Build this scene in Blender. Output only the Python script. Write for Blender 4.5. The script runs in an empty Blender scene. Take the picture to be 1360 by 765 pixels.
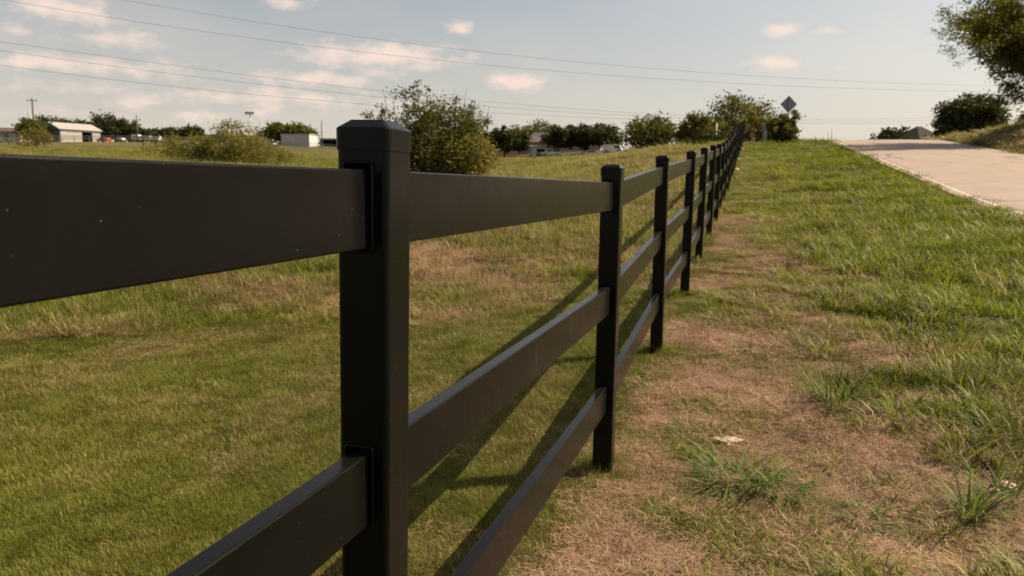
import bpy, math, random
import numpy as np
from mathutils import Matrix, Vector

random.seed(7)
RNG = np.random.default_rng(11)
SC = bpy.context.scene
COL = SC.collection
R = math.radians

# ------------------------------------------------------------------ camera
F_PX, W_PX, H_PX = 950.0, 1360.0, 765.0          # focal length in photograph pixels
PITCH, ROLL = R(8.44), 0.013
EYE = np.array([0.0, 0.0, 1.54])
FWD = np.array([0, math.cos(PITCH), -math.sin(PITCH)])
UP0 = np.array([0, math.sin(PITCH), math.cos(PITCH)])
RT0 = np.array([1.0, 0, 0])
RT = math.cos(ROLL) * RT0 + math.sin(ROLL) * UP0
UP = -math.sin(ROLL) * RT0 + math.cos(ROLL) * UP0
cam_data = bpy.data.cameras.new('camera')
cam = bpy.data.objects.new('camera', cam_data)
COL.objects.link(cam)
cam.matrix_world = Matrix(((RT[0], UP[0], -FWD[0], EYE[0]), (RT[1], UP[1], -FWD[1], EYE[1]),
                           (RT[2], UP[2], -FWD[2], EYE[2]), (0, 0, 0, 1)))
cam_data.sensor_width = 36.0
cam_data.lens = F_PX / W_PX * 36.0
cam_data.clip_start, cam_data.clip_end = 0.05, 12000
cam_data.dof.use_dof = True
cam_data.dof.focus_distance = 1.6
cam_data.dof.aperture_fstop = 7.0
SC.camera = cam

# ------------------------------------------------------------------ sun, sky, exposure
SUN_EL, SUN_AZ = R(46), R(76)                    # azimuth clockwise from +Y (view direction)
to_sun = Vector((math.sin(SUN_AZ) * math.cos(SUN_EL), math.cos(SUN_AZ) * math.cos(SUN_EL), math.sin(SUN_EL)))
sun_data = bpy.data.lights.new('sun', 'SUN')
sun_data.energy, sun_data.angle, sun_data.color = 5.0, R(0.55), (1.0, 0.83, 0.60)
sun = bpy.data.objects.new('sun', sun_data)
sun.rotation_euler = to_sun.to_track_quat('Z', 'Y').to_euler()
COL.objects.link(sun)
SC.view_settings.view_transform = 'Standard'
SC.view_settings.look = 'None'
SC.view_settings.gamma = 1.0
SC.view_settings.use_curve_mapping = False
SC.view_settings.exposure = 0.68
SC.cycles.use_denoising = True
SC.cycles.max_bounces = 6
SC.cycles.transparent_max_bounces = 6
SC.cycles.sample_clamp_indirect = 4.0


def az_el(px, py):
    d = FWD * F_PX + RT * (px - W_PX / 2) + UP * (H_PX / 2 - py)
    d = d / np.linalg.norm(d)
    return math.atan2(d[0], d[1]), math.asin(d[2])


# every cloud: photograph pixel of its middle, half width, half height (pixels), strength
CLOUDS = [(82, 10, 85, 20, .9), (160, 54, 48, 13, .8), (60, 84, 95, 13, .7), (195, 92, 85, 14, .6),
          (505, 74, 122, 19, 1.), (505, 96, 40, 7, .6), (420, 106, 75, 11, .8), (300, 130, 110, 13, .6),
          (180, 134, 55, 13, .45), (385, 4, 34, 8, .8), (608, 36, 20, 10, .8), (690, 109, 55, 13, .9),
          (1040, 40, 28, 10, .9), (1092, 41, 26, 7, .6), (1024, 84, 38, 12, .8), (1114, 91, 10, 5, .5),
          (400, 130, 110, 14, .7), (545, 140, 120, 9, .35), (60, 150, 80, 8, .3), (255, 152, 60, 9, .45),
          (120, 116, 120, 10, .4), (330, 150, 90, 8, .35), (20, 40, 40, 8, .4)]
world = bpy.data.worlds.new('World')
SC.world = world
world.use_nodes = True
wt = world.node_tree
wt.nodes.clear()


def wn(kind, **kw):
    n = wt.nodes.new(kind)
    for k, v in kw.items():
        setattr(n, k, v)
    return n


def wmath(op, a, b=None, c=None, clamp=False):
    n = wn('ShaderNodeMath', operation=op, use_clamp=clamp)
    for i, v in enumerate((a, b, c)):
        if v is None:
            continue
        if isinstance(v, (int, float)):
            n.inputs[i].default_value = v
        else:
            wt.links.new(v, n.inputs[i])
    return n.outputs[0]


sky = wn('ShaderNodeTexSky', sky_type='NISHITA', sun_disc=False)
sky.sun_elevation, sky.sun_rotation = SUN_EL, SUN_AZ
sky.altitude, sky.air_density, sky.dust_density, sky.ozone_density = 150, 1.0, 3.6, 1.5
tc = wn('ShaderNodeTexCoord')
sep = wn('ShaderNodeSeparateXYZ')
wt.links.new(tc.outputs['Generated'], sep.inputs[0])
az = wmath('ARCTAN2', sep.outputs[0], sep.outputs[1])
el = wmath('ARCSINE', sep.outputs[2])
comb = wn('ShaderNodeCombineXYZ')
wt.links.new(az, comb.inputs[0]); wt.links.new(el, comb.inputs[1])
blobs = []
for (px, py, hw, hh, st) in CLOUDS:
    a, e = az_el(px, py)
    blobs.append((a, e, hw / F_PX * 1.0, hh / F_PX * 1.05, st))
crng = random.Random(5)
for i in range(46):                               # the same kind of clouds goes on outside the frame
    a = crng.uniform(-math.pi, math.pi)
    e = crng.uniform(.01, .5)
    if -.75 < a < .75 and e < .3:
        continue
    s = crng.uniform(.5, 1.2) * (1 + e * 2)
    blobs.append((a, e, .085 * s, .017 * s * (1 + e), crng.uniform(.4, .9)))
acc = None
for (a, e, ra, re, st) in blobs:
    sub = wn('ShaderNodeVectorMath', operation='SUBTRACT')
    wt.links.new(comb.outputs[0], sub.inputs[0]); sub.inputs[1].default_value = (a, e, 0)
    mul = wn('ShaderNodeVectorMath', operation='MULTIPLY')
    wt.links.new(sub.outputs[0], mul.inputs[0]); mul.inputs[1].default_value = (1 / ra, 1 / re, 0)
    ln = wn('ShaderNodeVectorMath', operation='LENGTH')
    wt.links.new(mul.outputs[0], ln.inputs[0])
    v = wmath('MULTIPLY', wmath('SUBTRACT', 1.15, ln.outputs['Value']), st)
    acc = v if acc is None else wmath('MAXIMUM', acc, v)
stretch = wn('ShaderNodeVectorMath', operation='MULTIPLY')
wt.links.new(comb.outputs[0], stretch.inputs[0]); stretch.inputs[1].default_value = (1, 1.9, 1)
nz = wn('ShaderNodeTexNoise')
nz.inputs['Scale'].default_value, nz.inputs['Detail'].default_value = 26, 7
nz.inputs['Roughness'].default_value = .6
wt.links.new(stretch.outputs[0], nz.inputs['Vector'])
nz2 = wn('ShaderNodeTexNoise')
nz2.inputs['Scale'].default_value, nz2.inputs['Detail'].default_value = 5, 4
wt.links.new(stretch.outputs[0], nz2.inputs['Vector'])
dens = wmath('ADD', acc, wmath('MULTIPLY', wmath('SUBTRACT', nz.outputs['Fac'], .52), 2.1))
mr = wn('ShaderNodeMapRange', interpolation_type='SMOOTHSTEP')
wt.links.new(dens, mr.inputs['Value'])
mr.inputs['From Min'].default_value, mr.inputs['From Max'].default_value = -.05, 1.02
cloud_fac = wmath('MULTIPLY', mr.outputs[0], .8)
veil = wmath('MULTIPLY', wmath('SUBTRACT', nz2.outputs['Fac'], .45, clamp=True), .5)
cloud_fac = wmath('MAXIMUM', cloud_fac, veil)
# hazy air: the clear-sky colour is pulled towards a pale warm grey, most of all near the horizon
hs = wn('ShaderNodeHueSaturation')
hs.inputs['Saturation'].default_value = .78
wt.links.new(sky.outputs[0], hs.inputs['Color'])
tint = wn('ShaderNodeMix', data_type='RGBA', blend_type='MULTIPLY')
tint.inputs['Factor'].default_value = 1
wt.links.new(hs.outputs[0], tint.inputs['A'])
tint.inputs['B'].default_value = (1.035, .985, .865, 1)
haze_fac = wmath('MULTIPLY', wmath('EXPONENT', wmath('MULTIPLY', wmath('MAXIMUM', el, 0.0), -8.0)), .82)
hz = wn('ShaderNodeMix', data_type='RGBA')
wt.links.new(haze_fac, hz.inputs['Factor'])
wt.links.new(tint.outputs['Result'], hz.inputs['A'])
hz.inputs['B'].default_value = (7.6, 6.65, 5.85, 1)
cl = wn('ShaderNodeMix', data_type='RGBA')
wt.links.new(cloud_fac, cl.inputs['Factor'])
wt.links.new(hz.outputs['Result'], cl.inputs['A'])
cl.inputs['B'].default_value = (7.9, 6.2, 5.2, 1)
bg = wn('ShaderNodeBackground')
SKY_STRENGTH = .082
bg.inputs['Strength'].default_value = SKY_STRENGTH
wt.links.new(cl.outputs['Result'], bg.inputs['Color'])
wo = wn('ShaderNodeOutputWorld')
wt.links.new(bg.outputs[0], wo.inputs['Surface'])
world.cycles.sampling_method = 'MANUAL'
world.cycles.sample_map_resolution = 512


# ------------------------------------------------------------------ projection helpers
def at(px, py, Y):
    """world point on the view ray of a photograph pixel at forward distance Y"""
    d = FWD * F_PX + RT * (px - W_PX / 2) + UP * (H_PX / 2 - py)
    return EYE + d * (Y / d[1])


def _hash(ix, iy, seed):
    h = (ix * 374761393 + iy * 668265263 + seed * 144665) & 0x7fffffff
    h = ((h ^ (h >> 13)) * 1274126177) & 0x7fffffff
    return ((h ^ (h >> 16)) & 0xffff) / 65535.0


def vnoise(x, y, seed=0):
    x = np.asarray(x, float); y = np.asarray(y, float)
    ix = np.floor(x).astype(np.int64); iy = np.floor(y).astype(np.int64)
    fx = x - ix; fy = y - iy
    fx = fx * fx * (3 - 2 * fx); fy = fy * fy * (3 - 2 * fy)
    a = _hash(ix, iy, seed); b = _hash(ix + 1, iy, seed); c = _hash(ix, iy + 1, seed); d = _hash(ix + 1, iy + 1, seed)
    return (a * (1 - fx) + b * fx) * (1 - fy) + (c * (1 - fx) + d * fx) * fy


def fbm(x, y, seed=0, oct=4):
    t, amp, s = 0, 1.0, 0
    for o in range(oct):
        t = t + amp * vnoise(np.asarray(x) * 2 ** o + 17.3 * o, np.asarray(y) * 2 ** o - 9.1 * o, seed + o)
        s += amp; amp *= .52
    return t / s


# ------------------------------------------------------------------ materials
def nodes(m):
    m.use_nodes = True
    nt = m.node_tree
    return nt, nt.nodes['Principled BSDF']


def link_noise(nt, scale, detail=4, rough=.55, coords='pos', stretch=(1, 1, 1)):
    if coords == 'pos':
        g = nt.nodes.new('ShaderNodeNewGeometry'); src = g.outputs['Position']
    else:
        g = nt.nodes.new('ShaderNodeTexCoord'); src = g.outputs['Object']
    mp = nt.nodes.new('ShaderNodeMapping'); mp.inputs['Scale'].default_value = stretch
    nt.links.new(src, mp.inputs['Vector'])
    n = nt.nodes.new('ShaderNodeTexNoise')
    n.inputs['Scale'].default_value = scale; n.inputs['Detail'].default_value = detail; n.inputs['Roughness'].default_value = rough
    nt.links.new(mp.outputs[0], n.inputs['Vector'])
    return n.outputs['Fac']


def ramp(nt, fac, stops):
    r = nt.nodes.new('ShaderNodeValToRGB')
    els = r.color_ramp.elements
    while len(els) < len(stops):
        els.new(.5)
    for e, (p, c) in zip(els, stops):
        e.position = p; e.color = (c[0], c[1], c[2], 1)
    nt.links.new(fac, r.inputs[0])
    return r.outputs[0]


def mixc(nt, fac, a, b, blend='MIX'):
    n = nt.nodes.new('ShaderNodeMix'); n.data_type = 'RGBA'; n.blend_type = blend
    for sock, v in ((n.inputs['Factor'], fac), (n.inputs['A'], a), (n.inputs['B'], b)):
        if isinstance(v, (int, float)):
            sock.default_value = v
        elif isinstance(v, tuple):
            sock.default_value = (v[0], v[1], v[2], 1)
        else:
            nt.links.new(v, sock)
    return n.outputs['Result']


def attr(nt, name, kind='GEOMETRY'):
    n = nt.nodes.new('ShaderNodeAttribute'); n.attribute_name = name; n.attribute_type = kind
    return n.outputs['Fac']


def nmath(nt, op, a, b=0.0, clamp=False):
    n = nt.nodes.new('ShaderNodeMath'); n.operation = op; n.use_clamp = clamp
    for i, v in enumerate((a, b)):
        if isinstance(v, (int, float)):
            n.inputs[i].default_value = v
        else:
            nt.links.new(v, n.inputs[i])
    return n.outputs[0]


def simple(name, col, rough=.8, var=.25, scale=3.0, metal=0.0, spec=.3):
    m = bpy.data.materials.new(name)
    nt, b = nodes(m)
    n = link_noise(nt, scale, 5)
    lo = tuple(c * (1 - var) for c in col); hi = tuple(min(1, c * (1 + var)) for c in col)
    nt.links.new(ramp(nt, n, [(.3, lo), (.7, hi)]), b.inputs['Base Color'])
    b.inputs['Roughness'].default_value = rough
    b.inputs['Metallic'].default_value = metal
    b.inputs['Specular IOR Level'].default_value = spec
    return m


def foliage(name, dark, light, trans=.35, spec=.25):
    m = bpy.data.materials.new(name)
    nt, b = nodes(m)
    c = ramp(nt, attr(nt, 'tint'), [(0, dark), (1, light)])
    nt.links.new(c, b.inputs['Base Color'])
    b.inputs['Roughness'].default_value = .6
    b.inputs['Specular IOR Level'].default_value = spec
    t = nt.nodes.new('ShaderNodeBsdfTranslucent')
    nt.links.new(mixc(nt, 1.0, c, (1.25, 1.2, .6), 'MULTIPLY'), t.inputs['Color'])
    mx = nt.nodes.new('ShaderNodeMixShader'); mx.inputs[0].default_value = trans
    out = nt.nodes['Material Output']
    nt.links.new(b.outputs[0], mx.inputs[1]); nt.links.new(t.outputs[0], mx.inputs[2]); nt.links.new(mx.outputs[0], out.inputs['Surface'])
    return m


def blade_mat(name, green_lo, green_hi, dry_lo, dry_hi, trans=.3, spec=.16, rough=.6):
    """grass: green or straw by the patch (instancer 'dry') and the blade ('tint')"""
    m = bpy.data.materials.new(name)
    nt, b = nodes(m)
    t = attr(nt, 'tint')
    g = ramp(nt, t, [(0, green_lo), (1, green_hi)])
    d = ramp(nt, t, [(0, dry_lo), (1, dry_hi)])
    sel = nt.nodes.new('ShaderNodeMapRange')
    nt.links.new(nmath(nt, 'ADD', attr(nt, 'dry', 'INSTANCER'), nmath(nt, 'MULTIPLY', nmath(nt, 'SUBTRACT', attr(nt, 'pick'), .5), .9)), sel.inputs['Value'])
    sel.inputs['From Min'].default_value = .42; sel.inputs['From Max'].default_value = .62
    c = mixc(nt, sel.outputs[0], g, d)
    c = mixc(nt, 1.0, c, attr_col(nt, 'shade'), 'MULTIPLY')
    nt.links.new(c, b.inputs['Base Color'])
    b.inputs['Roughness'].default_value = rough
    b.inputs['Specular IOR Level'].default_value = spec
    tr = nt.nodes.new('ShaderNodeBsdfTranslucent'); nt.links.new(c, tr.inputs['Color'])
    mx = nt.nodes.new('ShaderNodeMixShader'); mx.inputs[0].default_value = trans
    nt.links.new(b.outputs[0], mx.inputs[1]); nt.links.new(tr.outputs[0], mx.inputs[2])
    nt.links.new(mx.outputs[0], nt.nodes['Material Output'].inputs['Surface'])
    return m


def attr_col(nt, name):
    """per-patch lightness 0.75 .. 1.25 (different plants; on the verge it also paints the shading of mounds)"""
    v = attr(nt, name, 'INSTANCER')
    n = nt.nodes.new('ShaderNodeCombineColor')
    for i in range(3):
        nt.links.new(v, n.inputs[i])
    return n.outputs[0]


# ------------------------------------------------------------------ object helpers
def add_mesh(name, verts, faces, mat=None, parent=None, smooth=False):
    me = bpy.data.meshes.new(name)
    me.from_pydata([tuple(v) for v in verts], [], faces)
    me.update()
    if smooth:
        me.polygons.foreach_set('use_smooth', [True] * len(me.polygons))
    return add_obj(name, me, mat, parent)


def add_obj(name, me, mat=None, parent=None):
    o = bpy.data.objects.new(name, me)
    COL.objects.link(o)
    if mat:
        if len(me.materials) == 0:
            me.materials.append(mat)
    if parent:
        o.parent = parent
    return o


def np_mesh(name, co, loops_per_face, idx, attrs=None):
    """fast mesh from numpy: co (n,3); idx flat vertex indices; every face has loops_per_face corners"""
    me = bpy.data.meshes.new(name)
    nf = len(idx) // loops_per_face
    me.vertices.add(len(co)); me.vertices.foreach_set('co', np.asarray(co, np.float32).ravel())
    me.loops.add(len(idx)); me.loops.foreach_set('vertex_index', np.asarray(idx, np.int32))
    me.polygons.add(nf)
    me.polygons.foreach_set('loop_start', np.arange(0, nf * loops_per_face, loops_per_face, dtype=np.int32))
    for an, dom, arr in (attrs or []):
        a = me.attributes.new(an, 'FLOAT', dom); a.data.foreach_set('value', np.asarray(arr, np.float32))
    me.update(calc_edges=True)
    return me


def empty(name, loc=(0, 0, 0), rotz=0, label=None, cat=None, group=None):
    o = bpy.data.objects.new(name, None)
    COL.objects.link(o)
    o.location = loc; o.rotation_euler = (0, 0, rotz)
    tag(o, label, cat, group)
    return o


def tag(o, label=None, cat=None, group=None, kind=None):
    if label: o['label'] = label
    if cat: o['category'] = cat
    if group: o['group'] = group
    if kind: o['kind'] = kind
    return o


class MB:
    def __init__(s): s.v = []; s.f = []

    def box(s, x0, x1, y0, y1, z0, z1):
        n = len(s.v)
        s.v += [(x0, y0, z0), (x1, y0, z0), (x1, y1, z0), (x0, y1, z0), (x0, y0, z1), (x1, y0, z1), (x1, y1, z1), (x0, y1, z1)]
        s.f += [tuple(n + i for i in q) for q in ((0, 3, 2, 1), (4, 5, 6, 7), (0, 1, 5, 4), (1, 2, 6, 5), (2, 3, 7, 6), (3, 0, 4, 7))]
        return s

    def prism(s, prof, y0, y1):
        """profile in x,z extruded along y"""
        n = len(s.v); k = len(prof)
        s.v += [(x, y0, z) for x, z in prof] + [(x, y1, z) for x, z in prof]
        s.f += [tuple(range(n, n + k)), tuple(range(n + 2 * k - 1, n + k - 1, -1))]
        s.f += [(n + i, n + i + k, n + (i + 1) % k + k, n + (i + 1) % k) for i in range(k)]
        return s

    def loft(s, rings, cap=True):
        n0 = len(s.v); k = len(rings[0])
        for r in rings: s.v += [tuple(p) for p in r]
        for j in range(len(rings) - 1):
            for i in range(k):
                a = n0 + j * k + i; b = n0 + j * k + (i + 1) % k
                s.f.append((a, b, b + k, a + k))
        if cap:
            s.f.append(tuple(range(n0 + k - 1, n0 - 1, -1)))
            m = n0 + (len(rings) - 1) * k
            s.f.append(tuple(range(m, m + k)))
        return s

    def tube(s, pts, rads, sides=6):
        rings = []
        pts = [np.asarray(p, float) for p in pts]
        for i, p in enumerate(pts):
            d = pts[min(i + 1, len(pts) - 1)] - pts[max(i - 1, 0)]
            d = d / (np.linalg.norm(d) + 1e-9)
            a = np.cross(d, (0, 0, 1.0) if abs(d[2]) < .9 else (1.0, 0, 0)); a /= np.linalg.norm(a)
            b = np.cross(d, a)
            rings.append([p + rads[i] * (a * math.cos(t) + b * math.sin(t)) for t in np.linspace(0, 2 * math.pi, sides, endpoint=False)])
        return s.loft([r[::-1] for r in rings])

    def build(s, name, mat, parent=None, smooth=False):
        return add_mesh(name, s.v, s.f, mat, parent, smooth)


# ================================================================== THE FENCE LINE AND THE TERRAIN
PHI = R(18.1)                                    # heading of the fence, clockwise from +Y
FD = np.array([math.sin(PHI), math.cos(PHI)])     # along the fence, away from the camera
FR = np.array([math.cos(PHI), -math.sin(PHI)])    # to its right (road side)
BAY = 2.438
P2 = np.array([0.500, 3.65])
N_POST = 25
TOPS = [.110, .106, .092, .231, .374, .53, .69, .84, 1.00, 1.19, 1.42, 1.67, 1.92]
while len(TOPS) < N_POST:
    TOPS.append(TOPS[-1] + .238)
TOPS = np.array(TOPS) + EYE[2]                    # world height of each cap's top
POST_H = 1.650
S_P2 = 2 * BAY                                    # s is measured along the fence from post 0


def sl(x, y):
    dx = np.asarray(x) - P2[0]; dy = np.asarray(y) - P2[1]
    return dx * FD[0] + dy * FD[1] + S_P2, dx * FR[0] + dy * FR[1]


def xy(s, l):
    s = np.asarray(s) - S_P2; l = np.asarray(l)
    return P2[0] + s * FD[0] + l * FR[0], P2[1] + s * FD[1] + l * FR[1]


G_S = [-60, -10] + [n * BAY for n in range(N_POST)] + [60.5, 66, 75, 95, 130, 220]
_gend = TOPS[-1] - POST_H
G_Z = [-.1, -.03] + list(TOPS - POST_H) + [_gend + .13, _gend - .05, _gend - .7, _gend - 2.0, _gend - 3.4, _gend - 4.0]


def gprof(s):
    s = np.asarray(s, float)
    # smoothed profile of the ground along the fence
    return sum(np.interp(s + d, G_S, G_Z) * w for d, w in ((-1.6, .2), (-.8, .2), (0, .2), (.8, .2), (1.6, .2)))


ROAD_L, ROAD_R = 5.9, 13.0


def bank_h(s):
    return np.interp(s, [-20, 0, 25, 45, 52, 58, 64, 80], [1.5, 1.6, 1.8, 1.85, 1.6, 1.0, .4, 0])


cps = []
for n in range(0, N_POST):
    x, y = xy(n * BAY, 0); cps.append((x, y, gprof(n * BAY)))
for s in (-6, 0, 4, 9, 15, 22, 30, 38, 46, 54, 60, 70, 90, 130):
    for l, dz in ((2, .0), (4.0, .05), (5.6, .09), (9.5, .12), (13.4, .10)):
        if s < 60 or l > 5:
            x, y = xy(s, l); cps.append((x, y, gprof(s) + dz))
    for l, k in ((14.6, .35), (17, .95), (23, 1.12), (34, 1.2)):
        x, y = xy(s, l); cps.append((x, y, gprof(s) + .1 + bank_h(s) * k))
for (x, y, z) in [(-5, 2.5, -.04), (-2, 4.5, -.03), (-5, 6.6, -.02), (-2.4, 7.4, -.02), (0, 8.2, .0), (-10, 4.5, 0), (-1.5, 1.5, -.02),
                  (1.2, 9.6, .1), (-5, 9.4, .30), (-2, 10, .32), (-11, 8, .25), (0, -10, -.1), (-15, -10, 0), (14, -12, -.2),
                  (-60, -60, 0), (60, -60, -.5), (-60, 20, 1.3), (-120, 60, 4.5), (-200, -40, 3), (200, 0, 4), (-20, 14, .8),
                  (80, 150, 3.5), (40, 150, 2.6), (140, 120, 6), (0, 260, 7), (-150, 220, 9), (90, 260, 3)]:
    cps.append((x, y, z))
for (px, py, Y) in [(0, 204, 45), (160, 214, 36), (300, 221, 30), (450, 229, 28), (560, 236, 24), (693, 234, 27), (800, 212, 36), (901, 194, 44),
                    (0, 189, 130), (100, 188.5, 140), (300, 190, 135), (440, 195, 125), (560, 204, 120), (660, 210, 112), (740, 209, 112),
                    (800, 207.5, 108), (870, 199, 105), (945, 190, 95), (975, 188, 110),
                    (700, 224, 66), (600, 226, 60), (650, 236, 30), (700, 232, 33), (700, 231, 45), (650, 233, 45), (560, 234, 40), (750, 222, 37), (750, 222, 48), (800, 212, 45), (850, 203, 46), (800, 211, 60), (850, 203, 72), (900, 196, 62),
                    (700, 206, 150), (800, 204, 150), (560, 202, 160), (850, 199, 140), (905, 192, 140), (640, 206, 150), (100, 197, 85), (300, 204, 66), (430, 212, 58), (840, 203, 62)]:
    cps.append(tuple(at(px, py, Y)))
CP = np.array(cps, float)


def _tps_u(r2):
    return np.where(r2 > 1e-9, r2 * np.log(r2 + 1e-12), 0)


_n = len(CP)
_K = _tps_u(((CP[:, None, :2] - CP[None, :, :2]) ** 2).sum(-1)) + np.eye(_n) * .6
_Pm = np.hstack([np.ones((_n, 1)), CP[:, :2]])
_A = np.block([[_K, _Pm], [_Pm.T, np.zeros((3, 3))]])
_W = np.linalg.solve(_A, np.concatenate([CP[:, 2], np.zeros(3)]))


def sstep(a, b, x):
    t = np.clip((np.asarray(x, float) - a) / (b - a), 0, 1)
    return t * t * (3 - 2 * t)


def lawn_edge(x, y):
    """> 0 on the mown side of the line where the mown lawn ends (left of the fence)"""
    ye = 8.35 + .40 * x + .02 * x * x + .18 * np.sin(x * 1.7) + .1 * np.sin(x * 4.1 + 1)
    return ye - y


def road_z(s):
    return gprof(s) + .13


def terrain(x, y, fine=True):
    x = np.atleast_1d(np.asarray(x, float)); y = np.atleast_1d(np.asarray(y, float))
    r = np.hypot(x, y)
    k = np.minimum(1, 230 / np.maximum(r, 1e-6))
    xc, yc = x * k, y * k
    z = np.empty_like(xc)
    for i in range(0, len(xc), 20000):
        q = np.stack([xc[i:i + 20000], yc[i:i + 20000]], 1)
        d2 = ((q[:, None, :] - CP[None, :, :2]) ** 2).sum(-1)
        z[i:i + 20000] = _tps_u(d2) @ _W[:_n] + _W[_n] + q @ _W[_n + 1:]
    z = np.clip(z, -3, 14)
    z = z * np.interp(r, [0, 230, 900], [1, 1, .25])
    s, l = sl(x, y)
    if fine:
        amp = np.where(l > .3, .05 + .07 * sstep(1.2, 3, l), np.where(lawn_edge(x, y) > 0, .022, .07)) * np.clip(r / 2.5, .3, 1) * (r < 150)
        z = z + amp * (fbm(x * 1.3, y * 1.3, 3) - .5) * 2 * .8 + .3 * amp * (fbm(x * 6, y * 6, 9, 2) - .5)
        z = z + .12 * (fbm(x * .25, y * .25, 21) - .5) * sstep(8, 25, r) * (r < 200)
    # bed of the road, and a slightly raised grassy shoulder
    w = sstep(ROAD_L - .9, ROAD_L - .1, l) * (1 - sstep(ROAD_R + .1, ROAD_R + .9, l)) * (s < 200)
    z = z * (1 - w) + (road_z(s) - .07) * w
    return z


def tz(x, y, fine=False):
    return float(terrain(x, y, fine)[0])


def on_ground(px, py):
    """world point where a photograph pixel meets the ground"""
    d = FWD * F_PX + RT * (px - W_PX / 2) + UP * (H_PX / 2 - py)
    ys = np.geomspace(1.2, 220, 1500)
    pts = EYE[None] + d[None] * (ys / d[1])[:, None]
    g = terrain(pts[:, 0], pts[:, 1], False)
    i = np.argmax(pts[:, 2] < g)
    return np.array([pts[i, 0], pts[i, 1], g[i]])


# dry straw patches right of the fence, as seen in the photograph (pixel, half sizes in metres)
DRY = [(1260, 750, .55, .30), (1150, 700, .5, .28), (1060, 660, .45, .3), (1010, 600, .4, .5), (960, 560, .35, .45), (1010, 520, .4, .4),
       (930, 500, .3, .4), (900, 740, .5, .22), (1000, 740, .6, .2), (800, 745, .2, .2), (850, 530, .2, .4), (960, 450, .35, .5), (990, 380, .5, .9),
       (1030, 345, .4, 1.0), (955, 320, .5, .9), (1160, 470, .35, .3), (1330, 540, .3, .3), (1190, 600, .35, .25), (1330, 690, .4, .4),
       (1150, 640, .45, .3), (900, 430, .2, .4), (960, 290, .5, 1.2), (1345, 745, .5, .3), (880, 660, .18, .12), (1240, 480, .2, .2)]
DRYW = np.array([[*on_ground(px, py)[:2], a, b] for px, py, a, b in DRY])


def dryness(x, y):
    """0 green .. 1 straw: a property of what grows there"""
    s, l = sl(x, y)
    le = lawn_edge(x, y)
    n1 = fbm(x * .9, y * .9, 41); n2 = fbm(x * 3.2, y * 3.2, 51, 3)
    n3 = fbm(x * 9, y * 9, 55, 2)
    base_r = .20 + .30 * (n1 - .5) * 2 + .34 * (n2 - .5) * 2 - .05 * np.clip(l - 2.5, -1, 2) + .14 * sstep(6, 1.5, s - 2) * sstep(2.4, .6, l)
    blob = np.zeros_like(np.asarray(x, float))
    for cx, cy, a, b in DRYW:
        q = ((x - cx) / a) ** 2 + ((y - cy) / b) ** 2
        blob = np.maximum(blob, 1.0 * np.exp(-q * .8))
    right = np.clip(base_r + blob * (.64 + 1.5 * (n2 - .5) + .9 * (n3 - .5)), 0, 1)
    lawn = np.clip(.22 + .40 * (n1 - .5) + .55 * (n2 - .5), 0, 1)
    bank = np.clip(.42 + 1.25 * (n1 - .5) + .5 * (n2 - .5), 0, 1)
    r = np.hypot(x, y)
    far = np.clip(.36 + .5 * (fbm(x * .12, y * .12, 61) - .5), 0, 1)
    left = np.where(le > 0, lawn, bank)
    w = sstep(12, 22, r)
    left = left * (1 - w) + far * w
    out = np.where(l > -.05, right, left)
    return np.where(l > ROAD_R + .5, np.clip(.50 + .5 * (n1 - .5), 0, 1), out)


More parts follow.
